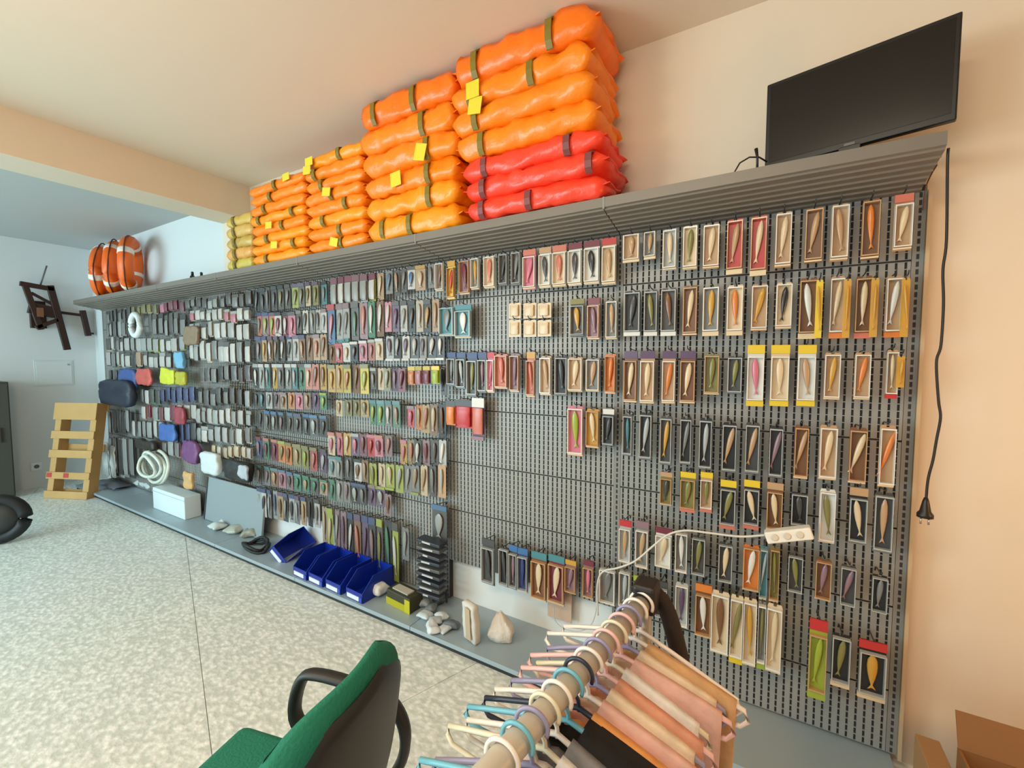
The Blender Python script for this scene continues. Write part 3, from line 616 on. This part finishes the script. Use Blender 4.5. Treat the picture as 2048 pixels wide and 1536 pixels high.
# ------------------------------------------------------------------ bundles on the canopy
def bundle(label, x0, x1, z0, h, yf, rgb, seed, tagpx=None, strap=(.25, .75), group='', lean=0, tagc=None, depth=None):
    w = x1-x0; d = depth or (.045+(-yf)); cx = (x0+x1)/2; cy = yf+d/2
    t = thing('wrapped_bundle', label, 'bundle', (cx, cy, z0), (0, 0, lean), group)
    thin = h < .07
    m = pillow(w, d, h*1.02, seed, 24, 10, 5, .015 if h > .08 else .009, .93, pw=10)
    m.v = [Vector((v[0], v[1], v[2]+h/2+.03*h)) for v in m.v]
    m.build('wrapping', mat(rgb, .32, bump=.35, bs=28, var=.16, vs=9), t)
    # crimped ends of the wrapping
    for s in (-1, 1):
        q = MB(); n = 6; vs = []; fs = []
        for j in range(n+1):
            y = -d/2*.86+d*.86*j/n; a = noise.noise(Vector((seed, j*.9, s)))
            vs += [(s*w*.45, y, h*.55+.01*a), (s*(w*.5+.006+.010*a), y+.01*a, h*(.62+.25*a)), (s*(w*.5+.006+.010*a), y+.01*a, h*(.62+.25*a)-.004), (s*w*.45, y, h*.45+.01*a)]
        for j in range(n):
            for k in range(4): fs.append((j*4+k, j*4+(k+1) % 4, (j+1)*4+(k+1) % 4, (j+1)*4+k))
        fs += [(0, 1, 2, 3), (n*4, n*4+3, n*4+2, n*4+1)]
        q.add(vs, fs); q.sm = True; q.build('crimped_end', mat(rgb, .35), t)
    for s in strap:
        xx = -w/2+w*s; y0, y1 = -d/2*1.0-.004, d/2
        q = MB(); P = [(y0+.012, -.0), (y0-.004, h*.2), (y0-.008, h*.5), (y0-.004, h*.86), (y0+.03, h*1.07), (0, h*1.12), (y1-.03, h*1.07)]
        vs = []; fs = []
        for (yy, zz) in P: vs += [(xx-.014, yy, zz), (xx+.014, yy, zz)]
        for (yy, zz) in P: vs += [(xx-.014, yy*.97, zz*.97), (xx+.014, yy*.97, zz*.97)]
        n = len(P)
        for i in range(n-1): fs += [(2*i, 2*i+1, 2*i+3, 2*i+2), (2*n+2*i, 2*n+2*i+2, 2*n+2*i+3, 2*n+2*i+1), (2*i, 2*i+2, 2*n+2*i+2, 2*n+2*i), (2*i+1, 2*n+2*i+1, 2*n+2*i+3, 2*i+3)]
        q.add(vs, fs); q.build('strap', mat((124, 108, 30) if rgb[1] > 90 else (120, 60, 60), .5), t)
    if tagc is not None:
        xx = -w/2+w*tagc; yy = -d/2-.014
        MB().box((xx-.035, yy-.002, h*.2), (xx+.035, yy, h*.9), Matrix.Rotation(.05, 4, 'Y')).build('yellow_tag', mat((224, 206, 48), .5), t, rot=(0, random.uniform(-.25, .25), 0))
OR = (255, 132, 14); OR2 = (255, 116, 12); ORY = (255, 148, 16); RD = (255, 66, 40)
def stack(nm, x0, x1, zs, yf, cols, tags, straps, shifts, group):
    n = len(cols)
    for i in range(n):
        h = zs[i]; z = 2.102+sum(zs[:i])
        pos = 'lowest' if i == 0 else ('topmost' if i == n-1 else ORD[i]+' from bottom')
        cn = 'red' if cols[i] == RD else 'orange'
        lab = '%s plastic-wrapped bundle, %s of %s' % (cn, pos, nm)
        bundle(lab, x0+shifts[i], x1+shifts[i], z, h-.003, yf-.010*i*(.11 < sum(zs)/n+.02)-(.012*random.random()), cols[i], 10*len(nm)+i, strap=straps[i], group=group, tagc=tags[i])
stack('the tallest stack next to the screen', -1.255, -.56, [.090, .090, .090, .110, .105, .105, .128], -.255, [RD, RD, RD, OR, OR, OR, OR2], [None, None, None, None, .2, .22, None],
      [(.15, .5), (.17, .9), (.2, .78), (.22,), (.2,), (.18, .62), (.2, .72)], [0, .0, -.01, -.03, -.04, -.05, -.03], 'bundles in the tallest stack')
stack('the second stack from the right', -1.935, -1.29, [.112, .112, .106, .116, .124, .128], -.245, [ORY, ORY, OR, OR, OR, OR2], [None, None, .42, .66, None, None],
      [(.2, .5), (.72,), (.72,), (.72,), (.7,), (.18, .6)], [0, 0, 0, .01, .0, .02], 'bundles in the second stack from the right')
stack('the middle stack', -2.47, -1.95, [.072]*8, -.235, [OR, OR, ORY, OR, OR, OR, OR, ORY], [.5, None, None, None, .45, None, .1, .12],
      [(.6,), (.6,), (.3,), (.7,), (.5,), (.3,), (.2,), (.6,)], [0, 0, .01, 0, -.02, -.01, -.02, 0], 'bundles in the middle stack')
stack('the fourth stack from the right', -3.12, -2.50, [.066]*8, -.225, [ORY, ORY, ORY, OR, ORY, OR, OR, OR], [None, .5, None, .4, None, None, None, .75],
      [(.3,), (.8,), (.3,), (.6,), (.2, .8), (.3,), (.4,), (.5,)], [0, 0, .01, 0, -.01, 0, .01, 0], 'bundles in the fourth stack from the right')
for i in range(5):
    bundle('olive and tan net-wrapped bundle, %s of the leftmost stack' % ['lowest', 'second from bottom', 'middle', 'fourth from bottom', 'topmost'][i], -3.47, -3.14, 2.102+.078*i, .076, -.21, [(196, 176, 78), (214, 160, 84), (190, 160, 80), (206, 168, 92), (200, 170, 84)][i], 90+i, strap=(.35,), group='bundles in the leftmost stack')
# ------------------------------------------------------------------ lifebuoys and bottles
def lifebuoy(label, x, rz, ry):
    R, r = .215, .060
    t = thing('lifebuoy', label, 'lifebuoy', (x, -.125, 2.102+R+r), (-.06, ry, rz), 'orange lifebuoys at the left end of the canopy')
    n = 40
    pts = torus(R, r, n)
    MB().tube(pts, r, 12, closed=True).build('ring', mat((238, 104, 18), .4), t)
    for q in range(4):
        a0 = PI/4+q*PI/2+.5
        MB().tube([(R*math.cos(a0+(k-2)*.055), 0, R*math.sin(a0+(k-2)*.055)) for k in range(5)], r+.003, 12).build('white_band', mat((236, 224, 210), .5), t)
    MB().tube([((R+r+.008+.012*math.cos(4*a))*math.cos(a), 0, (R+r+.008+.012*math.cos(4*a))*math.sin(a)) for a in [2*PI*k/32 for k in range(32)]], .006, 5, closed=True).build('grab_rope', mat((90, 50, 40), .7), t)
lifebuoy('orange lifebuoy with white bands, leftmost of the three', -6.10, -.55, .1)
lifebuoy('orange lifebuoy with white bands, middle one of the three', -5.76, -.55, .5)
lifebuoy('orange lifebuoy with white bands, rightmost and highest of the three', -5.40, -.55, .9)
for i, px in enumerate((385, 403)):
    x, _ = gy(px, 552, .08)
    t = thing('small_bottle', ['small black bottle on the canopy, left of the pair', 'small black bottle on the canopy, right of the pair'][i], 'bottle', (x, -.08, 2.102))
    MB().lathe([(.018, 0), (.02, .01), (.02, .06-.02*i), (.010, .075-.02*i)], 12).build('bottle_body', mat((24, 34, 34), .3), t)
    MB().lathe([(.010, .075-.02*i), (.010, .10-.02*i), (.004, .105-.02*i)], 10).build('cap', mat((14, 14, 16), .4), t)
# ------------------------------------------------------------------ flat screen on the canopy
t = thing('flat_screen', 'black flat screen standing at the right end of the canopy', 'television', (.212, -.118, 2.102))
t.rotation_euler = (0.0, 0, -.225)
BK = mat((11, 10, 10), .35)
wv, zb, zt = .245, .045, .342
m = MB().rbox((-wv, -.012, zb), (wv, .012, zt), .004); m.build('screen_housing', BK, t)
MB().box((-wv+.012, -.0135, zb+.02), (wv-.012, -.0122, zt-.012)).build('display', mat((9, 8, 8), .22), t)
MB().rbox((-.16, .012, zb+.03), (.16, .045, zt-.06), .01).build('rear_shell', BK, t)
MB().rbox((-.03, -.012, .006), (.03, .02, zb+.01), .003).build('neck', BK, t)
MB().lathe([(.10, 0), (.10, .004), (.085, .009), (.02, .012)], 28, Matrix.Diagonal((1.25, .72, 1, 1))).build('foot', BK, t)
MB().box((-.014, -.0142, zb+.006), (.014, -.0122, zb+.014)).build('maker_mark', mat((90, 88, 84), .3), t)
# little black aerial box with a cable loop left of the screen
x0, _ = gy(1450, 345, .13); x1, _ = gy(1526, 330, .13)
t = thing('aerial_box', 'small black box with cable loop left of the screen', 'receiver', ((x0+x1)/2, -.14, 2.102))
hw = (x1-x0)/2
MB().rbox((-hw, -.03, 0), (hw+.03, .03, .016), .003).build('box_body', BK, t)
MB().tube([(-hw*.45, 0, .012), (-hw*.5, 0, .03), (-hw*.2, 0, .062), (hw*.3, 0, .075), (hw*.8, 0, .068), (hw*1.2, .01, .05)], .0028, 6).build('cable_loop', BK, t)
MB().tube([(hw*.72, 0, .01), (hw*.70, 0, .07), (hw*.62, 0, .10)], [.004, .004, .006], 6).build('aerial', BK, t)
# ------------------------------------------------------------------ black mains cable
def path(pxs, off):
    r = []
    for p in pxs:
        of = p[2] if len(p) > 2 else off
        x, z = gy(p[0], p[1], of); r.append((x, -of, z))
    return r
def smooth(pts, n=6):
    P = [Vector(p) for p in pts]; out = []
    for i in range(len(P)-1):
        a, b, c, d = P[max(0, i-1)], P[i], P[i+1], P[min(len(P)-1, i+2)]
        for k in range(n):
            t = k/n; out.append(.5*((2*b)+(-a+c)*t+(2*a-5*b+4*c-d)*t*t+(-a+3*b-3*c+d)*t**3))
    out.append(P[-1]); return out
t = thing('power_cable', 'black mains cable with plug hanging down the bare right wall', 'cable')
cp = path([(1897, 296, .2), (1895, 330), (1893, 480), (1886, 540), (1887, 610), (1882, 690), (1873, 725), (1877, 800), (1881, 835), (1873, 880), (1866, 920), (1856, 960), (1851, 1015)], .19)
MB().tube(smooth(cp), .0035, 6).build('cord', mat((26, 18, 14), .5), t)
px_ = cp[-1]
MB().lathe([(.005, .03), (.008, .02), (.014, -.012), (.020, -.02), (.020, -.03), (.012, -.032)][::-1], 14, Matrix.Translation(px_)).build('plug', mat((22, 16, 14), .4), t)
for s in (-1, 1):
    MB().lathe([(.0025, -.052), (.0025, -.032)], 8, Matrix.Translation((px_[0]+s*.009, px_[1], px_[2]))).build('pin', mat((190, 180, 170), .3, .8), t)
t2 = path([(1874, 330, .1), (1862, 350, .06), (1852, 375, .03), (1846, 420, .02)], .05)
tag(MB().tube(smooth(t2), .0022, 5).build('thin_wire', mat((110, 70, 40), .5)), 'thin brown wire running down from under the canopy end', 'wire')
# ------------------------------------------------------------------ white power strip and its cord
t = thing('power_strip', 'white power strip hung in front of the rightmost bay', 'power strip')
OS = .16
a = path([(1530, 1068), (1622, 1058)], OS)
ax = Vector(a[0]); bx = Vector(a[1]); dirv = (bx-ax).normalized(); L = (bx-ax).length
M = Matrix.Translation(ax) @ Matrix.Rotation(-math.atan2(dirv.z, dirv.x), 4, 'Y')
WP = mat((236, 228, 214), .35)
MB().rbox((0, -.022, -.030), (L, .018, .012), .005, M).build('housing', WP, t)
for i in range(3):
    MB().lathe([(.012, -.001), (.012, .002), (.009, .002)], 14, M @ Matrix.Translation((L*(.2+.27*i), -.0225, -.008)) @ Matrix.Rotation(PI/2, 4, 'X')).build('socket', mat((214, 200, 180), .5), t)
cs = path([(1530, 1070), (1480, 1073), (1420, 1066), (1370, 1061), (1335, 1070), (1305, 1093), (1270, 1122), (1235, 1136), (1210, 1141, .14), (1198, 1155, .12), (1194, 1185, .10), (1196, 1230, .08)], OS)
MB().tube(smooth(cs), .0042, 6).build('cord', mat((214, 208, 196), .5), t)
lp = path([(1108, 1215), (1110, 1240), (1130, 1258), (1160, 1262), (1182, 1250), (1192, 1222), (1194, 1190)], .05)
tag(MB().tube(smooth(lp), .0022, 5).build('looped_cable', mat((186, 190, 186), .5)), 'thin pale cord looping in front of the white board', 'cord')
# ------------------------------------------------------------------ left wall: bracket, hatch, socket, cabinet, wheel, pallet
DB = mat((52, 32, 26), .45, .2)
t = thing('wall_bracket', 'dark brown metal screen bracket with swing arm on the left wall', 'bracket', (XL, 0, 0))
def wb(y0, z0, y1, z1, x0, x1, nm='plate', wd=.03):
    a = Vector((0, y0, z0)); b = Vector((0, y1, z1)); L = (b-a).length; ang = math.atan2(b.z-a.z, b.y-a.y)
    MB().rbox((x0, 0, -wd/2), (x1, L, wd/2), .004, Matrix.Translation((0, y0, z0)) @ Matrix.Rotation(ang, 4, 'X')).build(nm, DB, t)
wb(-.56, 2.27, -.30, 2.24, .10, .14, 'top_rail', .05)
wb(-.33, 2.28, -.22, 1.56, .10, .14, 'side_rail', .06)
wb(-.52, 2.25, -.42, 1.78, .10, .14, 'side_rail', .05)
wb(-.50, 2.02, -.30, 1.98, .06, .13, 'cross_plate', .12)
wb(-.46, 1.80, -.28, 1.90, .10, .14, 'cross_rail', .04)
wb(-.48, 2.18, -.30, 2.06, .11, .13, 'cross_rail', .03)
wb(-.26, 1.99, -.04, 1.97, .06, .09, 'arm', .03)
wb(-.06, 2.03, -.02, 1.73, .05, .10, 'arm_joint', .05)
wb(-.02, 1.77, .04, 1.76, .02, .05, 'arm', .02)
MB().box((0, -.48, 1.80), (.06, -.36, 2.10)).build('wall_plate', DB, t)
MB().tube([(.08, -.40, 2.26), (.10, -.34, 2.50)], .008, 6).build('rod', mat((110, 104, 98), .5), t)
MB().box((.10, -.45, 1.92), (.16, -.40, 2.02)).build('brass_block', mat((120, 80, 50), .5), t)
t = thing('meter_hatch', 'white flush hatch door below the wall bracket', 'hatch', (XL, 0, 0))
MB().rbox((0, -.47, 1.15), (.006, -.15, 1.44), .002).build('hatch_frame', mat((206, 214, 212), .6), t)
MB().rbox((.006, -.455, 1.165), (.010, -.165, 1.425), .001).build('hatch_door', WALL_COOL_LIT, t)
MB().box((.010, -.20, 1.38), (.014, -.18, 1.40)).build('latch', mat((150, 156, 156), .5), t)
t = thing('wall_socket', 'white mains socket low on the left wall', 'socket', (XL, -.5, .24))
MB().rbox((0, -.045, -.045), (.012, .045, .045), .003).build('cover_plate', mat((226, 228, 226), .4), t)
MB().lathe([(.022, 0), (.022, .002), (.018, .002)], 16, Matrix.Translation((.012, 0, 0)) @ Matrix.Rotation(PI/2, 4, 'Y')).build('socket_well', mat((90, 100, 98), .5), t)
t = thing('dark_cabinet', 'dark grey cabinet edge at the far left of the picture', 'cabinet', (XL+.01, -.76, 0))
MB().rbox((.0, -.55, .02), (.34, 0.03, 1.22), .006).build('cabinet_body', mat((62, 66, 58), .5), t)
MB().rbox((.34, -.54, .04), (.352, 0.02, 1.20), .003).build('cabinet_door', mat((70, 73, 66), .5), t)
MB().box((.352, -.05, .6), (.362, -.035, .75)).build('handle', mat((30, 30, 30), .4), t)
# wheel at the left edge (castor trolley)
x, y = -5.15, -1.12
t = thing('trolley', 'black trolley, only its round rubber wheel seen at the left edge of the floor', 'trolley', (x-.02, y, .20), (0, 0, -.5))
TM = Matrix.Rotation(PI/2, 4, 'Y')
MB().tube([(0, .155*math.cos(a), .155*math.sin(a)) for a in [2*PI*k/28 for k in range(28)]], .043, 10, closed=True).build('tyre', mat((20, 22, 24), .6), t)
MB().lathe([(.12, -.02), (.125, 0), (.12, .02), (.04, .03), (.02, .035)], 24, TM).build('wheel_rim', mat((52, 54, 54), .5), t)
MB().tube([(0, 0, 0), (0, -.02, .25)], .012, 8).build('fork', mat((22, 22, 24), .5), t)
# wooden pallet on end leaning at the left wall
WD = mat((190, 150, 92), .7, bump=.3, bs=30, var=.15, vs=5)
a = Vector((-6.49, -.57, 0)); b = Vector((-6.04, -.37, 0)); wv_ = (b-a).length
t = thing('wooden_pallet', 'wooden slatted pallet standing on end beside the left end of the shelving', 'pallet', a, (0, 0, math.atan2(b.y-a.y, b.x-a.x)))
LM = Matrix.Rotation(-.16, 4, 'X')
HT = 1.0
for xx in (.0, wv_-.07): MB().rbox((xx, 0, 0), (xx+.07, .10, HT), .004, LM).build('stringer', WD, t)
for (z0, z1) in ((0, .075), (.20, .27), (.42, .50), (.62, .70), (.82, 1.0)):
    MB().rbox((-.01, -.018, z0), (wv_+.01, 0, z1), .003, LM).build('slat', WD, t)
for (z0, z1) in ((0, .08), (.48, .56), (.92, 1.0)):
    MB().rbox((-.01, .10, z0), (wv_+.01, .118, z1), .003, LM).build('rear_slat', WD, t)
for xx in (.0, .2): MB().box((xx, -.0205, .215), (xx+.06, -.0185, .262), LM).build('red_mark', mat((180, 60, 50), .6), t)
# ------------------------------------------------------------------ cardboard boxes bottom right
CB = mat((138, 96, 56), .8, bump=.1, bs=50); CBL = mat((176, 132, 88), .8)
t = thing('cardboard_box', 'open brown cardboard box on the floor, bottom right corner', 'box', (.52, -.46, 0), (0, 0, 0))
w, d, h, th = .5, .24, .31, .006
MB().box((0, 0, 0), (w, d, th)).build('box_bottom', CB, t)
MB().box((0, 0, th), (th, d, h)).build('box_wall', CB, t); MB().box((w-th, 0, th), (w, d, h)).build('box_wall', CB, t)
MB().box((th, 0, th), (w-th, th, h-.10)).build('box_wall', CB, t); MB().box((th, d-th, th), (w-th, d, h)).build('box_wall', CB, t)
MB().box((0, 0, 0), (w, .10, .004), Matrix.Translation((0, d-.004, h)) @ Matrix.Rotation(1.2, 4, 'X')).build('box_flap', CB, t)
t = thing('small_carton', 'low brown carton with raised flap left of the open box', 'box', (.455, -.30, 0))
MB().rbox((0, 0, 0), (.06, .2, .23), .003).build('carton_body', CBL, t)
MB().box((0, 0, .23), (.058, .004, .26)).build('carton_flap', CBL, t)
# ------------------------------------------------------------------ green office chair
GN = mat((22, 116, 92), .85, bump=.25, bs=160); PB = mat((40, 38, 36), .45)
t = thing('office_chair', 'green fabric office chair with black armrests in the foreground', 'chair', (-.86, -1.52, 0), (0, 0, .24))
SW = .23
m = MB().rbox((-.26, -SW, .445), (.20, SW, .505), .028); m.sm = True; m.build('seat', GN, t)
MB().rbox((-.24, -SW+.02, .415), (.19, SW-.02, .445), .012).build('seat_pan', PB, t)
BM = Matrix.Translation((.215, 0, .50)) @ Matrix.Rotation(.13, 4, 'Y')
def back_mb(x0, x1, hw, z0, z1, r, bow, sh=0):
    # rounded upright pad with curved front
    q = MB(); ny, nz = 14, 12; vs = []; fs = []
    for side, xx in ((0, x0), (1, x1)):
        for i in range(nz+1):
            for j in range(ny+1):
                v = 2*j/ny-1; u = 2*i/nz-1
                wsc = (1-.35*max(0, u)**4)*(1-.18*max(0, -u)**3)
                hs = 1-.22*abs(v)**3.5
                y = v*hw*wsc; z = (z0+z1)/2+u*(z1-z0)/2*hs
                e = (1-abs(v)**5)**.5*(1-abs(u)**5)**.5
                c = (x0+x1)/2; hx = (xx-c)
                x = c+hx*(.25+.75*e)+bow*v*v*-1
                vs.append(BM @ Vector((x, y, z)))
    N = (ny+1)*(nz+1)
    for i in range(nz):
        for j in range(ny):
            a = i*(ny+1)+j; fs += [(a, a+1, a+ny+2, a+ny+1), (N+a, N+a+ny+1, N+a+ny+2, N+a+1)]
    for j in range(ny): fs += [(j, N+j, N+j+1, j+1), (nz*(ny+1)+j, nz*(ny+1)+j+1, N+nz*(ny+1)+j+1, N+nz*(ny+1)+j)]
    for i in range(nz): a = i*(ny+1); fs += [(a, a+ny+1, N+a+ny+1, N+a), (a+ny, N+a+ny, N+a+2*ny+1, a+2*ny+1)]
    q.add(vs, fs); q.sm = True; return q
back_mb(-.035, .018, .215, .03, .41, .02, .035).build('backrest', GN, t)
back_mb(.008, .024, .205, .03, .385, .02, .035).build('back_shell', PB, t)
MB().rbox((.02, -.05, .36), (.26, .05, .40), .01).build('back_bracket', PB, t)
MB().tube([(.24, 0, .38), (.27, 0, .50), (.285, 0, .62)], [.03, .028, .02], 8, flat=.5).build('back_bar', PB, t)
for s in (1, -1):
    yy = s*(SW+.03)
    P = smooth([(.06, yy-s*.06, .43), (-.06, yy, .46), (-.12, yy, .53), (-.095, yy, .63), (-.04, yy, .655), (.10, yy, .65), (.17, yy, .63), (.205, yy, .57), (.195, yy, .49), (.16, yy-s*.03, .43)], 5)
    MB().tube(P, .02, 8, flat=.65).build('armrest', PB, t)
MB().lathe([(.028, .10), (.028, .30), (.02, .30), (.02, .415)], 16).build('gas_column', PB, t)
for k in range(5):
    a = 2*PI*k/5+.3
    l = MB().tube([(.02*math.cos(a), .02*math.sin(a), .10), (.27*math.cos(a), .27*math.sin(a), .075)], [.026, .016], 8).build('leg', PB, t)
    MB().lathe([(.024, -.02), (.026, -.01), (.026, .01), (.024, .02)], 14, Matrix.Translation((.27*math.cos(a), .27*math.sin(a), .03)) @ Matrix.Rotation(PI/2, 4, 'X')).build('castor', PB, l)
# ------------------------------------------------------------------ clothes rack with hangers
def rail_pt(y): return Vector((-.188-(-1.13-y)*.15, y, 1.0))
far, near = rail_pt(-1.12), rail_pt(-1.86)
t = thing('clothes_rack', 'grey tubular clothes rack loaded with plastic hangers', 'clothes rack')
RM = mat((190, 182, 168), .4, .1)
MB().tube([far, near], .0165, 16).build('rail', RM, t)
MB().tube([far+Vector((0, .0, .03)), Vector((far.x, far.y, .03))], .012, 10).build('post', RM, t)
MB().tube([near+Vector((0, 0, .03)), Vector((near.x, near.y, .03))], .012, 10).build('post', RM, t)
MB().rbox((-.022, -.022, -.02), (.022, .03, .035), .008, Matrix.Translation(far)).build('end_cap', mat((34, 26, 24), .5), t)
for e in (far, near): MB().tube([(e.x-.2, e.y, .02), (e.x+.2, e.y, .02)], .013, 8).build('foot_bar', RM, t)
def hanger_mesh(hw, drop, r=.0042):
    q = MB()
    hk = [(.0215*math.cos(a)+0, 0, .0215*math.sin(a)-.003) for a in [PI*1.12-PI*1.25*k/10 for k in range(11)]]
    hk = [(-x, y, z) for x, y, z in hk]
    q.tube(smooth(hk+[(.0, 0, -.045), (0, 0, -.06)], 2), r*.72, 6)
    P = [(0, 0, -.055), (hw*.35, 0, -.06-drop*.28), (hw*.8, 0, -.06-drop*.8), (hw*.97, 0, -.06-drop), (hw, 0, -.075-drop), (hw*.94, 0, -.088-drop), (0, 0, -.088-drop),
         (-hw*.94, 0, -.088-drop), (-hw, 0, -.075-drop), (-hw*.97, 0, -.06-drop), (-hw*.8, 0, -.06-drop*.8), (-hw*.35, 0, -.06-drop*.28)]
    q.tube(P, r, 6, closed=True); return q.mesh('hanger')
def garment_mesh(hw, drop, length, th, seed, steep=0):
    q = MB(); nu, nv = 16, 10; vs = []; fs = []
    for s in (-1, 1):
        for j in range(nv+1):
            for i in range(nu+1):
                u = 2*i/nu-1; tt = j/nv
                u3 = abs(u*.62+.38); top = -.046-(drop+steep)*u3**1.05-(.03 if u3 < .14 else 0)
                x = (u*.62+.38)*hw*(1-.05*tt); z = top-tt*length*(1-.1*abs(u))
                wv = noise.noise(Vector((u*3.3+seed, tt*1.5, seed*2)))*.014*tt+noise.noise(Vector((u*9+seed*3, tt*3, 1)))*.006*tt
                y = s*th*(math.sin(PI*min(1, tt*2.2+.12))*.5+.5*min(1, tt*3)+.05)*.5+s*max(.0062, th*.5)*(1-.3*abs(u)**4)+wv
                vs.append((x, y, z))
    N = (nu+1)*(nv+1)
    for j in range(nv):
        for i in range(nu):
            a = j*(nu+1)+i; fs += [(a, a+1, a+nu+2, a+nu+1), (N+a, N+a+nu+1, N+a+nu+2, N+a+1)]
    for i in range(nu): fs += [(i, N+i, N+i+1, i+1)]
    for j in range(nv): a = j*(nu+1); fs += [(a, a+nu+1, N+a+nu+1, N+a), (a+nu, N+a+nu, N+a+2*nu+1, a+2*nu+1)]
    q.add(vs, fs); q.sm = True; return q.mesh('garment')
HCOL = dict(W=((238, 228, 218), 'white'), P=((236, 188, 182), 'pale pink'), C=((110, 178, 196), 'light blue'), V=((150, 146, 178), 'lilac'), N=((40, 48, 66), 'navy'), I=((222, 214, 186), 'ivory'))
GCOL = dict(k=((14, 10, 10), 'black'), t=((206, 160, 112), 'tan'), c=((226, 204, 178), 'cream'), p=((222, 176, 164), 'pale pink'), s=((214, 150, 122), 'salmon'), w=((226, 222, 218), 'white'), o=((222, 152, 84), 'apricot'), b=((120, 92, 74), 'brown'), g=((130, 128, 132), 'grey'), B=((44, 28, 20), 'dark brown'))
HG = []
_h = 'WWVPIPVWNCWIVCW'; _g = '-tcpwscpokgwtcw'
for i in range(15): HG.append((-1.14-.0285*i, _h[i], _g[i], [.160, .175, .15, .165, .14, .155, .15, .16][i % 8] if i != 9 else .17, 0))
AGE = ['farthest']+[ORD[k]+' farthest' for k in range(1, 10)]+[ORD[k]+' nearest' for k in range(4, 0, -1)]+['nearest']
for i, (y, hc, gc, hw, steep) in enumerate(HG):
    p = rail_pt(y); rz = random.Random(i+3).uniform(-.10, .10)
    if i == 0: rz = -.12
    e = AGE[i]
    hm = hanger_mesh(hw+.01, .05); gm = None
    o_ = obj('clothes_hanger', hm, mat(HCOL[hc][0], .35), loc=p+Vector((0, 0, .004)), rot=(0, 0, rz))
    tag(o_, '%s plastic clothes hanger, %s on the rack rail' % (HCOL[hc][1], e), 'hanger', 'hangers on the clothes rack')
    if gc == '-': continue
    th = .012 if gc != 'k' else .036
    g = obj('garment', garment_mesh(hw*(.96 if gc != 'k' else 1.0), .05, .30 if gc not in 'kB' else .42, th if gc != 'B' else .015, i+1, steep), mat(GCOL[gc][0], .85, bump=.2, bs=80, var=.0 if gc == 'k' else .28, vs=40), loc=p, rot=(0, 0, rz))
    tag(g, '%s garment hanging %s from the rack rail' % (GCOL[gc][1], e), 'clothing', 'garments on the clothes rack')

cpth = [gy(a, b, c) + (c,) for a, b, c in [(1286, 1196, 1.10), (1310, 1186, 1.09), (1334, 1222, 1.08), (1356, 1300, 1.08), (1372, 1385, 1.09), (1392, 1480, 1.10), (1410, 1590, 1.10)]]
tag(MB().tube(smooth([(x, -c, z) for x, z, c in cpth], 5), [.012]*3+[.02]*5+[.024]*23, 10, flat=.7).build('dark_coat', mat((40, 26, 18), .8, bump=.3)), 'long dark brown coat sleeve hanging from the far end of the rack rail', 'clothing')
